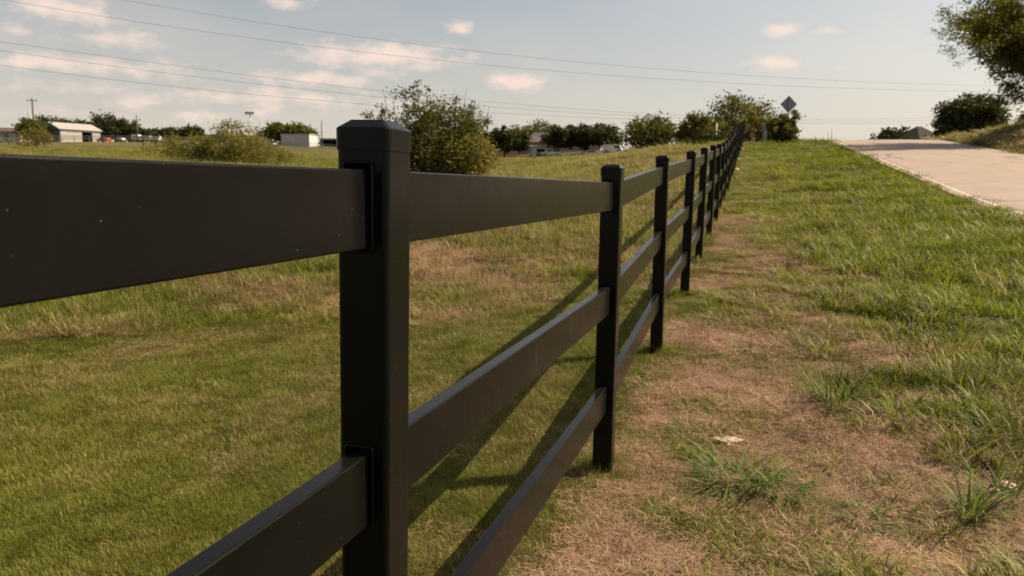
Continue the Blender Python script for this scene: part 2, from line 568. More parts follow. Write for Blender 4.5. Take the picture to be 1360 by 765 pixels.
# ------------------------------------------------------------------ the ground sheet
def build_ground():
    rings = np.concatenate([np.geomspace(.5, 2.0, 24, endpoint=False), np.geomspace(2.0, 60, 330, endpoint=False), np.geomspace(60, 6000, 70)])
    a_f = np.linspace(-R(48), R(48), 420)
    a_b = np.linspace(R(48), 2 * math.pi - R(48), 70)[1:-1]
    an = np.concatenate([a_f, a_b])
    nr, na = len(rings), len(an)
    X = rings[:, None] * np.sin(an)[None]; Y = rings[:, None] * np.cos(an)[None]
    x, y = X.ravel(), Y.ravel()
    z = terrain(x, y)
    co = np.stack([x, y, z], 1)
    co = np.vstack([co, [[0, 0, tz(0, 0)]]])
    i = np.arange(nr - 1)[:, None] * na; j = np.arange(na)[None]; j2 = (j + 1) % na
    quads = np.stack([i + j, i + j2, i + na + j2, i + na + j], -1).reshape(-1, 4)
    tri = [(nr * na, (k + 1) % na, k) for k in range(na)]
    me = bpy.data.meshes.new('ground')
    allidx = np.concatenate([quads[:, ::-1].ravel(), np.array(tri).ravel()])
    starts = np.concatenate([np.arange(len(quads)) * 4, len(quads) * 4 + np.arange(len(tri)) * 3])
    me.vertices.add(len(co)); me.vertices.foreach_set('co', co.astype(np.float32).ravel())
    me.loops.add(len(allidx)); me.loops.foreach_set('vertex_index', allidx.astype(np.int32))
    me.polygons.add(len(starts)); me.polygons.foreach_set('loop_start', starts.astype(np.int32))
    d = np.append(dryness(x, y), .5)
    s, l = sl(np.append(x, 0), np.append(y, 0))
    le = lawn_edge(np.append(x, 0), np.append(y, 0))
    rr = np.append(np.hypot(x, y), 0)
    red = np.where((l < 0) & (le < 0) & (rr < 25), .8, np.where(l > 0, .35, .2))
    for nme, arr in (('dry', d), ('red', red)):
        a = me.attributes.new(nme, 'FLOAT', 'POINT'); a.data.foreach_set('value', arr.astype(np.float32))
    me.update(calc_edges=True)
    me.polygons.foreach_set('use_smooth', np.ones(len(starts), bool))
    m = bpy.data.materials.new('meadow_ground')
    nt, b = nodes(m)
    n_f = link_noise(nt, 55, 6, .7)
    n_m = link_noise(nt, 7, 5, .6)
    n_l = link_noise(nt, .35, 4, .6)
    green = ramp(nt, n_f, [(.25, (.030, .035, .008)), (.5, (.065, .073, .014)), (.75, (.13, .125, .035))])
    straw = ramp(nt, n_f, [(.25, (.070, .040, .023)), (.5, (.17, .102, .059)), (.75, (.31, .20, .12))])
    soil = ramp(nt, n_f, [(.25, (.14, .065, .04)), (.5, (.26, .14, .09)), (.75, (.40, .26, .18))])
    dry_c = mixc(nt, nmath(nt, 'MULTIPLY', attr(nt, 'red'), ramp(nt, n_m, [(.4, (0, 0, 0)), (.62, (1, 1, 1))])), straw, soil)
    f = nmath(nt, 'ADD', attr(nt, 'dry'), nmath(nt, 'MULTIPLY', nmath(nt, 'SUBTRACT', n_m, .5), .9))
    f = nmath(nt, 'ADD', f, nmath(nt, 'MULTIPLY', nmath(nt, 'SUBTRACT', n_l, .5), .5))
    mr_ = nt.nodes.new('ShaderNodeMapRange'); nt.links.new(f, mr_.inputs['Value'])
    mr_.inputs['From Min'].default_value = .28; mr_.inputs['From Max'].default_value = .62
    nt.links.new(mixc(nt, mr_.outputs[0], green, dry_c), b.inputs['Base Color'])
    b.inputs['Roughness'].default_value = .95
    b.inputs['Specular IOR Level'].default_value = .1
    bp = nt.nodes.new('ShaderNodeBump'); bp.inputs['Strength'].default_value = .7; bp.inputs['Distance'].default_value = .02
    nt.links.new(n_f, bp.inputs['Height']); nt.links.new(bp.outputs[0], b.inputs['Normal'])
    o = add_obj('ground', me, m)
    tag(o, kind='structure')


build_ground()

# ------------------------------------------------------------------ the road
def strip(name, l0, l1, dz, mat, s0=-14, s1=150, n=330, cols=1, parent=None, wob=0):
    ss = np.linspace(s0, s1, n)
    V, Fc = [], []
    for i, s in enumerate(ss):
        for c in range(cols + 1):
            l = l0 + (l1 - l0) * c / cols
            if wob and c == 0: l += wob * (fbm(s * .8, 3.3, 5) - .5)
            x, y = xy(s, l)
            crown = .05 * (1 - ((l - (ROAD_L + ROAD_R) / 2) / (ROAD_R - ROAD_L) * 2) ** 2)
            V.append((x, y, float(road_z(s)) + crown + dz))
    for i in range(n - 1):
        for c in range(cols):
            a = i * (cols + 1) + c
            Fc.append((a, a + 1, a + cols + 2, a + cols + 1))
    return add_mesh(name, V, Fc, mat, parent, True)


m_road = bpy.data.materials.new('worn_asphalt')
nt, b = nodes(m_road)
nf = link_noise(nt, 90, 4, .7); nm = link_noise(nt, .8, 5, .6)
base = ramp(nt, nf, [(.3, (.215, .165, .135)), (.7, (.36, .285, .24))])
base = mixc(nt, .5, base, ramp(nt, nm, [(.3, (.23, .18, .15)), (.7, (.33, .262, .222))]))
mp = nt.nodes.new('ShaderNodeMapping'); g_ = nt.nodes.new('ShaderNodeNewGeometry')
wrp = nt.nodes.new('ShaderNodeTexNoise'); wrp.inputs['Scale'].default_value = .6; wrp.inputs['Detail'].default_value = 5
nt.links.new(g_.outputs['Position'], wrp.inputs['Vector'])
vadd = nt.nodes.new('ShaderNodeVectorMath'); vadd.operation = 'MULTIPLY_ADD'
nt.links.new(wrp.outputs['Color'], vadd.inputs[0]); vadd.inputs[1].default_value = (1.8, 1.8, 0); nt.links.new(g_.outputs['Position'], vadd.inputs[2])
vor = nt.nodes.new('ShaderNodeTexVoronoi'); vor.feature = 'DISTANCE_TO_EDGE'; vor.inputs['Scale'].default_value = .17
nt.links.new(vadd.outputs[0], vor.inputs['Vector'])
crack = ramp(nt, vor.outputs['Distance'], [(.0, (1, 1, 1)), (.012, (0, 0, 0))])
nt.links.new(mixc(nt, nmath(nt, 'MULTIPLY', crack, .7), base, (.05, .04, .035)), b.inputs['Base Color'])
b.inputs['Roughness'].default_value = .85; b.inputs['Specular IOR Level'].default_value = .25
road = strip('road', ROAD_L, ROAD_R, 0, m_road, cols=6, wob=.12)
tag(road, kind='structure')


def paint(name, col, wear):
    m = bpy.data.materials.new(name)
    nt, b = nodes(m)
    n = link_noise(nt, 14, 6, .7)
    nt.links.new(mixc(nt, ramp(nt, n, [(wear - .06, (0, 0, 0)), (wear + .06, (1, 1, 1))]), (.32, .25, .20), col), b.inputs['Base Color'])
    b.inputs['Roughness'].default_value = .8
    return m


m_white = paint('worn_white_paint', (.50, .43, .36), .36)
m_yellow = paint('worn_yellow_paint', (.42, .27, .14), .53)
strip('edge_line', ROAD_L + .24, ROAD_L + .34, .005, m_white, parent=road)
strip('edge_line', ROAD_R - .36, ROAD_R - .24, .005, m_white, parent=road)
MID = (ROAD_L + ROAD_R) / 2
strip('centre_line', MID - .16, MID - .06, .005, m_yellow, parent=road)
strip('centre_line', MID + .06, MID + .16, .005, m_yellow, parent=road)

# ================================================================== THE BLACK FENCE
m_vinyl = bpy.data.materials.new('black_vinyl')
nt, b = nodes(m_vinyl)
n_big = link_noise(nt, 6, 5, .6)
col_v = ramp(nt, n_big, [(.3, (.0036, .0035, .0034)), (.7, (.0052, .0050, .0047))])
# pale specks of dust and droppings
vo = nt.nodes.new('ShaderNodeTexVoronoi'); vo.inputs['Scale'].default_value = 26
gg = nt.nodes.new('ShaderNodeNewGeometry'); nt.links.new(gg.outputs['Position'], vo.inputs['Vector'])
sp = nmath(nt, 'MULTIPLY', ramp(nt, vo.outputs['Distance'], [(.014, (1, 1, 1)), (.032, (0, 0, 0))]),
           ramp(nt, nmath(nt, 'ADD', 0, vo.outputs['Color']), [(.40, (0, 0, 0)), (.48, (1, 1, 1))]))
vo2 = nt.nodes.new('ShaderNodeTexVoronoi'); vo2.inputs['Scale'].default_value = 70
nt.links.new(gg.outputs['Position'], vo2.inputs['Vector'])
sp2 = nmath(nt, 'MULTIPLY', ramp(nt, vo2.outputs['Distance'], [(.04, (1, 1, 1)), (.09, (0, 0, 0))]),
            ramp(nt, nmath(nt, 'ADD', 0, vo2.outputs['Color']), [(.74, (0, 0, 0)), (.80, (1, 1, 1))]))
streak = ramp(nt, link_noise(nt, 30, 3, .5, stretch=(1, 1, .06)), [(.70, (0, 0, 0)), (.8, (1, 1, 1))])
dirt = nmath(nt, 'ADD', nmath(nt, 'MULTIPLY', sp, .55), nmath(nt, 'MULTIPLY', sp2, .16))
dirt = nmath(nt, 'ADD', dirt, nmath(nt, 'MULTIPLY', streak, .05), True)
nt.links.new(mixc(nt, dirt, col_v, (.30, .25, .20)), b.inputs['Base Color'])
b.inputs['Sheen Weight'].default_value = .018
b.inputs['Sheen Roughness'].default_value = .35
b.inputs['Sheen Tint'].default_value = (1, .93, .8, 1)
b.inputs['Specular IOR Level'].default_value = .14
nt.links.new(ramp(nt, link_noise(nt, 18, 5, .6), [(.3, (.20,) * 3), (.7, (.30,) * 3)]), b.inputs['Roughness'])
bp = nt.nodes.new('ShaderNodeBump'); bp.inputs['Strength'].default_value = .06; bp.inputs['Distance'].default_value = .004
nt.links.new(link_noise(nt, 160, 3, .5), bp.inputs['Height']); nt.links.new(bp.outputs[0], b.inputs['Normal'])

PW, RAIL_H, RAIL_T = .1016, .1397, .038
RAIL_OFF = -.006                                   # rail centre relative to the post centre
RAIL_DROP = [.088, .088 + .525, .088 + 1.046]      # top of each rail below the cap's top


def rrect(hx, hy, r, seg=4):
    pts = []
    for cx, cy, a0 in ((hx - r, hy - r, 0), (-hx + r, hy - r, 90), (-hx + r, -hy + r, 180), (hx - r, -hy + r, 270)):
        for k in range(seg + 1):
            a = R(a0 + 90 * k / seg)
            pts.append((cx + r * math.cos(a), cy + r * math.sin(a)))
    return pts


fence = empty('rail_fence', (*xy(0, 0), gprof(0)), 0,
              'long black three-rail vinyl fence running from the left edge up the hill', 'fence')
ROTF = -PHI                                        # local +y runs along the fence, local +x to the road
fence_inv = Matrix.Translation(-fence.location)


def fence_child(o, mat4):
    o.parent = fence
    o.matrix_world = mat4
    o.matrix_parent_inverse = Matrix.Identity(4)
    o.matrix_basis = fence_inv @ mat4
    return o


def post_mesh(holes):
    """post with real routed pockets in the face towards the camera; local origin at the cap's top"""
    r = .011; h = PW / 2; sg = 4
    mb = MB()
    z_bot, z_top = -POST_H - .35, -.03
    prof = rrect(h, h, r, sg)
    # order corners: (+,+),(-,+),(-,-),(+,-); the near (-y) face lies between the third and fourth corner
    k = len(prof)
    i3 = 3 * (sg + 1) - 1                          # last vertex of the (-,-) corner
    for i in range(k):
        if holes and i == i3:
            continue
        a, c = prof[i], prof[(i + 1) % k]
        n = len(mb.v)
        mb.v += [(a[0], a[1], z_bot), (c[0], c[1], z_bot), (c[0], c[1], z_top), (a[0], a[1], z_top)]
        mb.f.append((n, n + 1, n + 2, n + 3))
    n = len(mb.v)
    mb.v += [(p[0], p[1], z_top) for p in prof]; mb.f.append(tuple(range(n, n + k)))
    if holes:
        xl, xr = prof[i3][0], prof[(i3 + 1) % k][0]
        hl, hr = RAIL_OFF - RAIL_T / 2 - .006, RAIL_OFF + RAIL_T / 2 + .007

        def q(x0, x1, z0, z1, y0=-h, y1=-h):
            n = len(mb.v); mb.v.extend([(x0, y0, z0), (x1, y1, z0), (x1, y1, z1), (x0, y0, z1)]); mb.f.append((n, n + 1, n + 2, n + 3))
        zc = z_top
        for d in RAIL_DROP:
            za, zb = -d + .010, -d - RAIL_H - .004
            q(xl, xr, za, zc)
            q(xl, hl, zb, za); q(hr, xr, zb, za)
            yb = -h + .07
            q(hl, hl, zb, za, -h, yb); q(hr, hr, zb, za, yb, -h); q(hl, hr, zb, za, yb, yb)
            for zz in (za, zb):
                n = len(mb.v); mb.v.extend([(hl, -h, zz), (hr, -h, zz), (hr, yb, zz), (hl, yb, zz)]); mb.f.append((n, n + 1, n + 2, n + 3))
            zc = zb
        q(xl, xr, z_bot, zc)
    me = bpy.data.meshes.new('post')
    me.from_pydata(mb.v, [], mb.f); me.update()
    import bmesh
    bm = bmesh.new(); bm.from_mesh(me); bmesh.ops.remove_doubles(bm, verts=bm.verts, dist=1e-5); bmesh.ops.recalc_face_normals(bm, faces=bm.faces)
    for f in bm.faces: f.smooth = min(e.calc_length() for e in f.edges) < .0048
    for e in bm.edges:
        if len(e.link_faces) == 2 and e.calc_face_angle(0) > R(40): e.smooth = False
        elif len(e.link_faces) != 2: e.smooth = False
    bm.to_mesh(me); bm.free()
    me.materials.append(m_vinyl)
    return me


def collar_mesh():
    """raised lip round a routed pocket: right side and top are broad; origin at the rail's top right edge on the post face"""
    mb = MB()
    hl, hr = RAIL_OFF - RAIL_T / 2 - .006, RAIL_OFF + RAIL_T / 2 + .007
    za, zb = .010, -RAIL_H - .004
    def ring(g, y, rr):
        cx, cz = (hl + hr) / 2, (za + zb) / 2
        return [(cx + px, y, cz + pz) for px, pz in rrect((hr - hl) / 2 + g, (za - zb) / 2 + g, rr, 4)]
    h = -PW / 2
    rings = [ring(.0003, h + .004, .004), ring(.0003, h - .0060, .004), ring(.0014, h - .0072, .006), ring(.0036, h - .0068, .008), ring(.0050, h - .0045, .009), ring(.0060, h + .001, .010)]
    mb.loft(rings, cap=False)
    me = bpy.data.meshes.new('rail_collar'); me.from_pydata(mb.v, [], mb.f); me.update()
    me.polygons.foreach_set('use_smooth', [True] * len(me.polygons))
    me.materials.append(m_vinyl)
    return me


def cap_mesh():
    mb = MB()
    H = .1068 / 2
    def ring(hh, z, r): return [(x, y, z) for x, y in rrect(hh, hh, r, 3)]
    mb.loft([ring(H - .004, -.0535, .010), ring(H, -.0535, .013), ring(H, -.0165, .013), ring(H - .0016, -.0140, .012), ring(.034, -.0012, .006), ring(.0325, 0, .005)], cap=True)
    me = bpy.data.meshes.new('post_cap'); me.from_pydata(mb.v, [], mb.f); me.update()
    import bmesh
    bm = bmesh.new(); bm.from_mesh(me)
    for f in bm.faces: f.smooth = min(e.calc_length() for e in f.edges) < .008 and max(v.co.z for v in f.verts) < -.012
    for e in bm.edges:
        if len(e.link_faces) == 2 and e.calc_face_angle(0) > R(24): e.smooth = False
    bm.to_mesh(me); bm.free()
    me.materials.append(m_vinyl)
    return me


ME_POST_H, ME_POST, ME_CAP, ME_COLLAR = post_mesh(True), post_mesh(False), cap_mesh(), collar_mesh()
# small lean and offset of the single posts (lateral metres, lean sideways in radians)
QUIRK = {1: (.004, .015, R(1.6)), 2: (0, .0, 0), 3: (-.034, -.010, R(1)), 4: (.008, .0, 0), 5: (.004, .004, 0)}
prng = random.Random(3)
post_x = []; post_lean = []
for n in range(N_POST):
    off, lean, yaw = QUIRK.get(n, (prng.uniform(-.012, .012), prng.uniform(-.008, .008), 0))
    post_x.append(off); post_lean.append(lean)
    x, y = xy(n * BAY, off)
    M = Matrix.Translation((float(x), float(y), float(TOPS[n]))) @ Matrix.Rotation(ROTF + yaw, 4, 'Z') @ Matrix.Rotation(lean, 4, 'Y')
    near = n <= 9
    po = add_obj('post', ME_POST_H if near else ME_POST, None)
    fence_child(po, M)
    cp_ = add_obj('post_cap', ME_CAP); cp_.parent = po
    if near and n > 0:
        for d in RAIL_DROP:
            co_ = add_obj('rail_collar', ME_COLLAR, None, po); co_.location = (0, 0, -d)


def rail_mesh(length):
    mb = MB()
    pr = rrect(RAIL_T / 2, RAIL_H / 2, .0035, 3)
    k = max(2, int(length / .3))
    mb.loft([[(x, y, z - RAIL_H / 2) for x, z in pr] for y in (0, length)], cap=True)
    me = bpy.data.meshes.new('rail'); me.from_pydata(mb.v, [], mb.f); me.update()
    import bmesh
    bm = bmesh.new(); bm.from_mesh(me); bmesh.ops.recalc_face_normals(bm, faces=bm.faces)
    for f in bm.faces: f.smooth = len(f.verts) == 4 and min(e.calc_length() for e in f.edges) < .004
    for e in bm.edges:
        if e.calc_face_angle(0) > R(50): e.smooth = False
    bm.to_mesh(me); bm.free()
    me.materials.append(m_vinyl)
    return me


ME_RAIL = rail_mesh(1.0)
for n in range(N_POST - 1):
    for d in RAIL_DROP:
        la, lc = (RAIL_OFF + .004 + post_x[k] - post_lean[k] * (d + RAIL_H / 2) for k in (n, n + 1))
        a = np.array([*xy(n * BAY + PW / 2 - .012, la), TOPS[n] - d]); c = np.array([*xy((n + 1) * BAY - PW / 2 + .045, lc), TOPS[n + 1] - d])
        v = c - a; L = np.linalg.norm(v)
        pitch = math.atan2(v[2], math.hypot(v[0], v[1]))
        yaw = math.atan2(-v[0], v[1])
        M = Matrix.Translation(a.tolist()) @ Matrix.Rotation(yaw, 4, 'Z') @ Matrix.Rotation(pitch, 4, 'X') @ Matrix.Diagonal((1, L, 1, 1))
        ro = add_obj('rail', ME_RAIL)
        fence_child(ro, M)

# ================================================================== GRASS (uncountable: scattered clumps of blades)
def blades(name, n, spread, len_lo, len_hi, wid, lean_lo, lean_hi, curl, mat, seed, segs=3, flat=False):
    rg = np.random.default_rng(seed)
    V, I, T, K = [], [], [], []
    for i in range(n):
        a = rg.uniform(0, 2 * math.pi); rad = spread * math.sqrt(rg.uniform())
        bx, by = rad * math.cos(a), rad * math.sin(a)
        if flat:
            a = rg.uniform(0, 2 * math.pi)
        else:
            a += rg.normal(0, .8)
        L = rg.uniform(len_lo, len_hi); w = wid * rg.uniform(.7, 1.3)
        lean = rg.uniform(lean_lo, lean_hi)
        dirx, diry = math.cos(a), math.sin(a)
        sx, sy = -diry, dirx
        p = np.array([bx, by, rg.uniform(0, .012) if flat else -.004]); th = lean
        n0 = len(V); tint, pick = rg.uniform(), rg.uniform()
        for s_ in range(segs + 1):
            t = s_ / segs
            ww = w * (1 - t ** 1.6) * (.7 + .3 * min(1, 3 * t)) if s_ < segs else 0
            if s_ < segs:
                V += [(p[0] - sx * ww / 2, p[1] - sy * ww / 2, p[2]), (p[0] + sx * ww / 2, p[1] + sy * ww / 2, p[2])]
                T += [tint] * 2; K += [pick] * 2
            else:
                V += [tuple(p)]; T += [tint]; K += [pick]
            st = L / segs
            p = p + st * np.array([dirx * math.sin(th), diry * math.sin(th), math.cos(th)])
            if p[2] < .003: p[2] = .003 + rg.uniform(0, .004)
            th += curl * rg.uniform(.5, 1.4) / segs
        for s_ in range(segs - 1):
            q = n0 + 2 * s_; I += [(q, q + 1, q + 3), (q, q + 3, q + 2)]
        q = n0 + 2 * (segs - 1); I += [(q, q + 1, q + 2)]
    me = np_mesh(name, np.array(V), 3, np.array(I).ravel(), [('tint', 'POINT', T), ('pick', 'POINT', K)])
    me.materials.append(mat)
    me.polygons.foreach_set('use_smooth', np.ones(len(I), bool))
    return bpy.data.objects.new(name, me)


def proto_collection(name, objs):
    c = bpy.data.collections.new(name)
    for o in objs: c.objects.link(o)
    return c


def scatter(name, coll, nvar, x, y, scl, dry, shade, label, cat, sink=0.0, rng=None):
    rng = rng or RNG
    n = len(x)
    z = terrain(x, y) - sink
    me = bpy.data.meshes.new(name)
    me.vertices.add(n); me.vertices.foreach_set('co', np.stack([x, y, z], 1).astype(np.float32).ravel())
    rot = np.stack([rng.normal(0, .08, n), rng.normal(0, .08, n), rng.uniform(0, 2 * math.pi, n)], 1)
    a = me.attributes.new('rot', 'FLOAT_VECTOR', 'POINT'); a.data.foreach_set('vector', rot.astype(np.float32).ravel())
    a = me.attributes.new('scl', 'FLOAT_VECTOR', 'POINT'); a.data.foreach_set('vector', scl.astype(np.float32).ravel())
    a = me.attributes.new('idx', 'INT', 'POINT'); a.data.foreach_set('value', rng.integers(0, nvar, n).astype(np.int32))
    a = me.attributes.new('dry', 'FLOAT', 'POINT'); a.data.foreach_set('value', dry.astype(np.float32))
    a = me.attributes.new('shade', 'FLOAT', 'POINT'); a.data.foreach_set('value', shade.astype(np.float32))
    me.update()
    o = add_obj(name, me)
    tag(o, label, cat, None, 'stuff')
    ng = bpy.data.node_groups.new(name + '_scatter', 'GeometryNodeTree')
    ng.interface.new_socket('Geometry', in_out='INPUT', socket_type='NodeSocketGeometry')
    ng.interface.new_socket('Geometry', in_out='OUTPUT', socket_type='NodeSocketGeometry')
    gi = ng.nodes.new('NodeGroupInput'); go = ng.nodes.new('NodeGroupOutput')
    ci = ng.nodes.new('GeometryNodeCollectionInfo'); ci.inputs['Collection'].default_value = coll
    ci.inputs['Separate Children'].default_value = True; ci.inputs['Reset Children'].default_value = True
    ip = ng.nodes.new('GeometryNodeInstanceOnPoints'); ip.inputs['Pick Instance'].default_value = True
    def na(nm, ty):
        k = ng.nodes.new('GeometryNodeInputNamedAttribute'); k.data_type = ty; k.inputs['Name'].default_value = nm
        return [s for s in k.outputs if s.enabled and s.name == 'Attribute'][0]
    er = ng.nodes.new('FunctionNodeEulerToRotation')
    L = ng.links.new
    L(gi.outputs[0], ip.inputs['Points']); L(ci.outputs[0], ip.inputs['Instance'])
    L(na('idx', 'INT'), ip.inputs['Instance Index']); L(na('rot', 'FLOAT_VECTOR'), er.inputs[0]); L(er.outputs[0], ip.inputs['Rotation'])
    L(na('scl', 'FLOAT_VECTOR'), ip.inputs['Scale']); L(ip.outputs[0], go.inputs[0])
    mod = o.modifiers.new('scatter', 'NODES'); mod.node_group = ng
    return o


def polar(n, r0, r1, amax=50):
    """points spread with density falling as 1/r^2, inside a wide wedge in front"""
    r = np.exp(RNG.uniform(math.log(r0), math.log(r1), n)); a = RNG.uniform(-R(amax), R(amax), n)
    return r * np.sin(a), r * np.cos(a), r


m_lawn = blade_mat('lawn_blades', (.080, .099, .010), (.172, .182, .024), (.26, .17, .075), (.46, .33, .165))
m_long = blade_mat('long_blades', (.080, .108, .008), (.240, .262, .026), (.26, .17, .09), (.46, .35, .21), .42, .22, .5)
m_straw = blade_mat('straw_stems', (.20, .12, .07), (.36, .24, .14), (.15, .085, .052), (.53, .35, .225), .12)

C_LAWN = proto_collection('lawn_clumps', [blades('lawn_clump', 190, .14, .018, .045, .0026, .1, 1.1, .7, m_lawn, 100 + i) for i in range(5)])
C_MID = proto_collection('mid_clumps', [blades('mid_clump', 90, .14, .035, .11, .0058, .15, 1.1, .9, m_long, 200 + i) for i in range(5)])
C_LONG = proto_collection('long_clumps', [blades('long_clump', 46, .11, .08, .23, .0085, .15, 1.15, 1.5, m_long, 300 + i) for i in range(5)])
C_STRAW = proto_collection('straw_litter', [blades('straw_litter', 170, .16, .018, .075, .0020, 1.25, 1.75, .2, m_straw, 400 + i, 2, True) for i in range(5)])
C_DEAD = proto_collection('dead_tufts', [blades('dead_tuft', 40, .05, .03, .10, .0030, .1, 1.3, .6, m_straw, 600 + i) for i in range(4)])
C_TALL = proto_collection('tall_stems', [blades('tall_stems', 12, .08, .18, .42, .0034, .05, .5, .7, m_long, 500 + i, 4) for i in range(4)])


def lod(r, r0, p):
    return np.maximum(1, r / r0) ** p


def shade_of(x, y, seed, k=.22):
    return np.clip(1 + k * 2 * (fbm(x * 1.1, y * 1.1, seed) - .5) + RNG.normal(0, .08, len(x)), .6, 1.5)


# mown lawn left of the fence and the short turf close to the posts on its right
x, y, r = polar(17000, 1.5, 16)
s, l = sl(x, y); le = lawn_edge(x, y); d = dryness(x, y)
near_turf = (l > 0) & (l < 1.6 + .5 * (fbm(x, y, 77) - .5)) & (d < .55)
keep = (((l < .1) & (le > -.1)) | near_turf) & (RNG.uniform(size=len(x)) < np.where(l > 0, .8, 1.12 - .55 * d))
x, y, r, d, l = x[keep], y[keep], r[keep], d[keep], l[keep]
k = .8 * lod(r, 3.5, .75) * RNG.uniform(.75, 1.25, len(x))
scatter('lawn_grass', C_LAWN, 5, x, y, np.stack([k, k, np.minimum(k, 1.3) * np.where(l > 0, .9, 1)], 1), np.clip(d * .95, 0, 1), shade_of(x, y, 71), 'short mown lawn grass with straw tinged streaks on both sides of the black fence', 'lawn')

# straw litter lying on the bare strip
x, y, r = polar(13000, 1.5, 22)
s, l = sl(x, y); d = dryness(x, y); le = lawn_edge(x, y)
keep = (d > .33) & (l < ROAD_L - .5) & (RNG.uniform(size=len(x)) < np.where(l > 0, 1, np.where(le > 0, .10, .7)))
x, y, r, d = x[keep], y[keep], r[keep], d[keep]
k = lod(r, 3.5, .7) * RNG.uniform(.7, 1.3, len(x))
scatter('straw_litter', C_STRAW, 5, x, y, np.stack([k, k, np.minimum(k, 1.5)], 1), np.ones(len(x)), shade_of(x, y, 72), 'dry tan straw litter on the bare strip beside the black fence', 'straw')

# crumbs of stone and dry clods lying in the straw
def pebble(i):
    rg = np.random.default_rng(700 + i)
    V = [(0, 0, -.5)] + [(math.cos(a) * rg.uniform(.7, 1.1), math.sin(a) * rg.uniform(.5, 1.0), rg.uniform(-.15, .25)) for a in np.linspace(0, 6.283, 6, endpoint=False)] + [(rg.uniform(-.2, .2), rg.uniform(-.2, .2), rg.uniform(.45, .7))]
    me = bpy.data.meshes.new('pebble')
    me.from_pydata(V, [], [(0, 1 + (k + 1) % 6, 1 + k) for k in range(6)] + [(7, 1 + k, 1 + (k + 1) % 6) for k in range(6)])
    me.update(); me.materials.append(m_clod if i < 3 else m_pebble)
    return bpy.data.objects.new('pebble', me)


m_clod = simple('dry_clod', (.20, .125, .08), .95, .3, 30)
m_pebble = simple('pale_pebble', (.40, .30, .21), .9, .25, 30)
C_PEB = proto_collection('pebbles', [pebble(i) for i in range(5)])
x, y, r = polar(4200, 1.6, 14)
s, l = sl(x, y); d = dryness(x, y); le = lawn_edge(x, y)
keep = (d > .45) & (l < ROAD_L - .5) & ((l > .1) | (le < 0)) & (fbm(x * 3, y * 3, 89, 2) > .47)
x, y, r = x[keep], y[keep], r[keep]
k = .004 + .011 * RNG.uniform(0, 1, len(x)) ** 3
scatter('soil_crumbs', C_PEB, 5, x, y, np.stack([k, k, k * .8], 1), np.zeros(len(x)), np.ones(len(x)), 'tiny pale pebbles and dry clods strewn over the bare strip', 'pebbles')

# small dead tufts with a little height
x, y, r = polar(5200, 1.6, 22)
s, l = sl(x, y); d = dryness(x, y); le = lawn_edge(x, y)
keep = (d > .42) & (l < ROAD_L - .5) & ((l > .1) | (le < 0)) & (fbm(x * 2.1, y * 2.1, 88, 3) > .5)
x, y, r, d = x[keep], y[keep], r[keep], d[keep]
k = lod(r, 4, .6) * RNG.uniform(.5, 1.3, len(x))
scatter('dead_grass_tufts', C_DEAD, 4, x, y, np.stack([k, k, k], 1), np.ones(len(x)), np.clip(RNG.normal(.8, .2, len(x)), .4, 1.2), 'short brown dead grass tufts dotted over the bare strip', 'dead grass')

# longer blades left by the mower round the feet of the posts
pn = RNG.integers(1, 18, 420); pa = RNG.uniform(0, 6.283, 420); pr_ = PW / 2 + .02 + np.abs(RNG.normal(0, .06, 420))
x, y = xy(pn * BAY + pr_ * np.sin(pa), pr_ * np.cos(pa))
k = RNG.uniform(.35, .8, 420) * (1 + pn * .03)
scatter('post_foot_grass', C_MID, 5, x, y, np.stack([k * .6, k * .6, k * 1.7], 1), RNG.uniform(0, .45, 420), shade_of(x, y, 79), 'uncut grass blades around the feet of the black posts', 'grass')

# medium and long verge grass between fence and road
x, y, r = polar(22000, 1.6, 75)
s, l = sl(x, y); d = dryness(x, y)
keep = (l > .35) & (l < ROAD_L + .05) & (RNG.uniform(size=len(x)) < np.clip(1.25 - 1.5 * d, .05, 1)) & (s < 66)
x, y, r, d, l = x[keep], y[keep], r[keep], d[keep], l[keep]
k = lod(r, 4.5, .72) * RNG.uniform(.7, 1.3, len(x))
hv = (.5 + 1.4 * np.clip(fbm(x * .9, y * .9, 84, 3) - .2, 0, 1)) * (1.05 - .55 * d) * (.55 + .45 * sstep(.4, 2.2, l))
scatter('verge_grass', C_MID, 5, x, y, np.stack([k, k, np.minimum(k, 1.9) * hv], 1), np.clip(d * .8 - .05, 0, 1), shade_of(x, y, 73, .42), 'green ankle-high verge grass filling the slope between fence and road', 'grass')  # strong lightness contrast paints the shading of grass mounds

x, y, r = polar(24000, 1.8, 75)
s, l = sl(x, y); d = dryness(x, y); cl_ = fbm(x * 1.5, y * 1.5, 83, 3)
keep = (l > 1.0) & (l < ROAD_L + .12) & (RNG.uniform(size=len(x)) < np.clip((cl_ - .37) * 4.5, 0, 1) * sstep(.8, 2.6, l) * np.clip(1.15 - 1.4 * d, 0, 1)) & (s < 66)
x, y, r, d = x[keep], y[keep], r[keep], d[keep]
k = lod(r, 6, .66) * RNG.uniform(.6, 1.45, len(x))
scatter('tufted_grass', C_LONG, 5, x, y, np.stack([k, k, np.minimum(k, 1.9) * .95], 1), np.clip(d * .6, 0, 1), shade_of(x, y, 74, .45), 'brighter knee-high grass tufts growing towards the road edge', 'grass')  # lightness contrast raised to suggest shade between the mounds

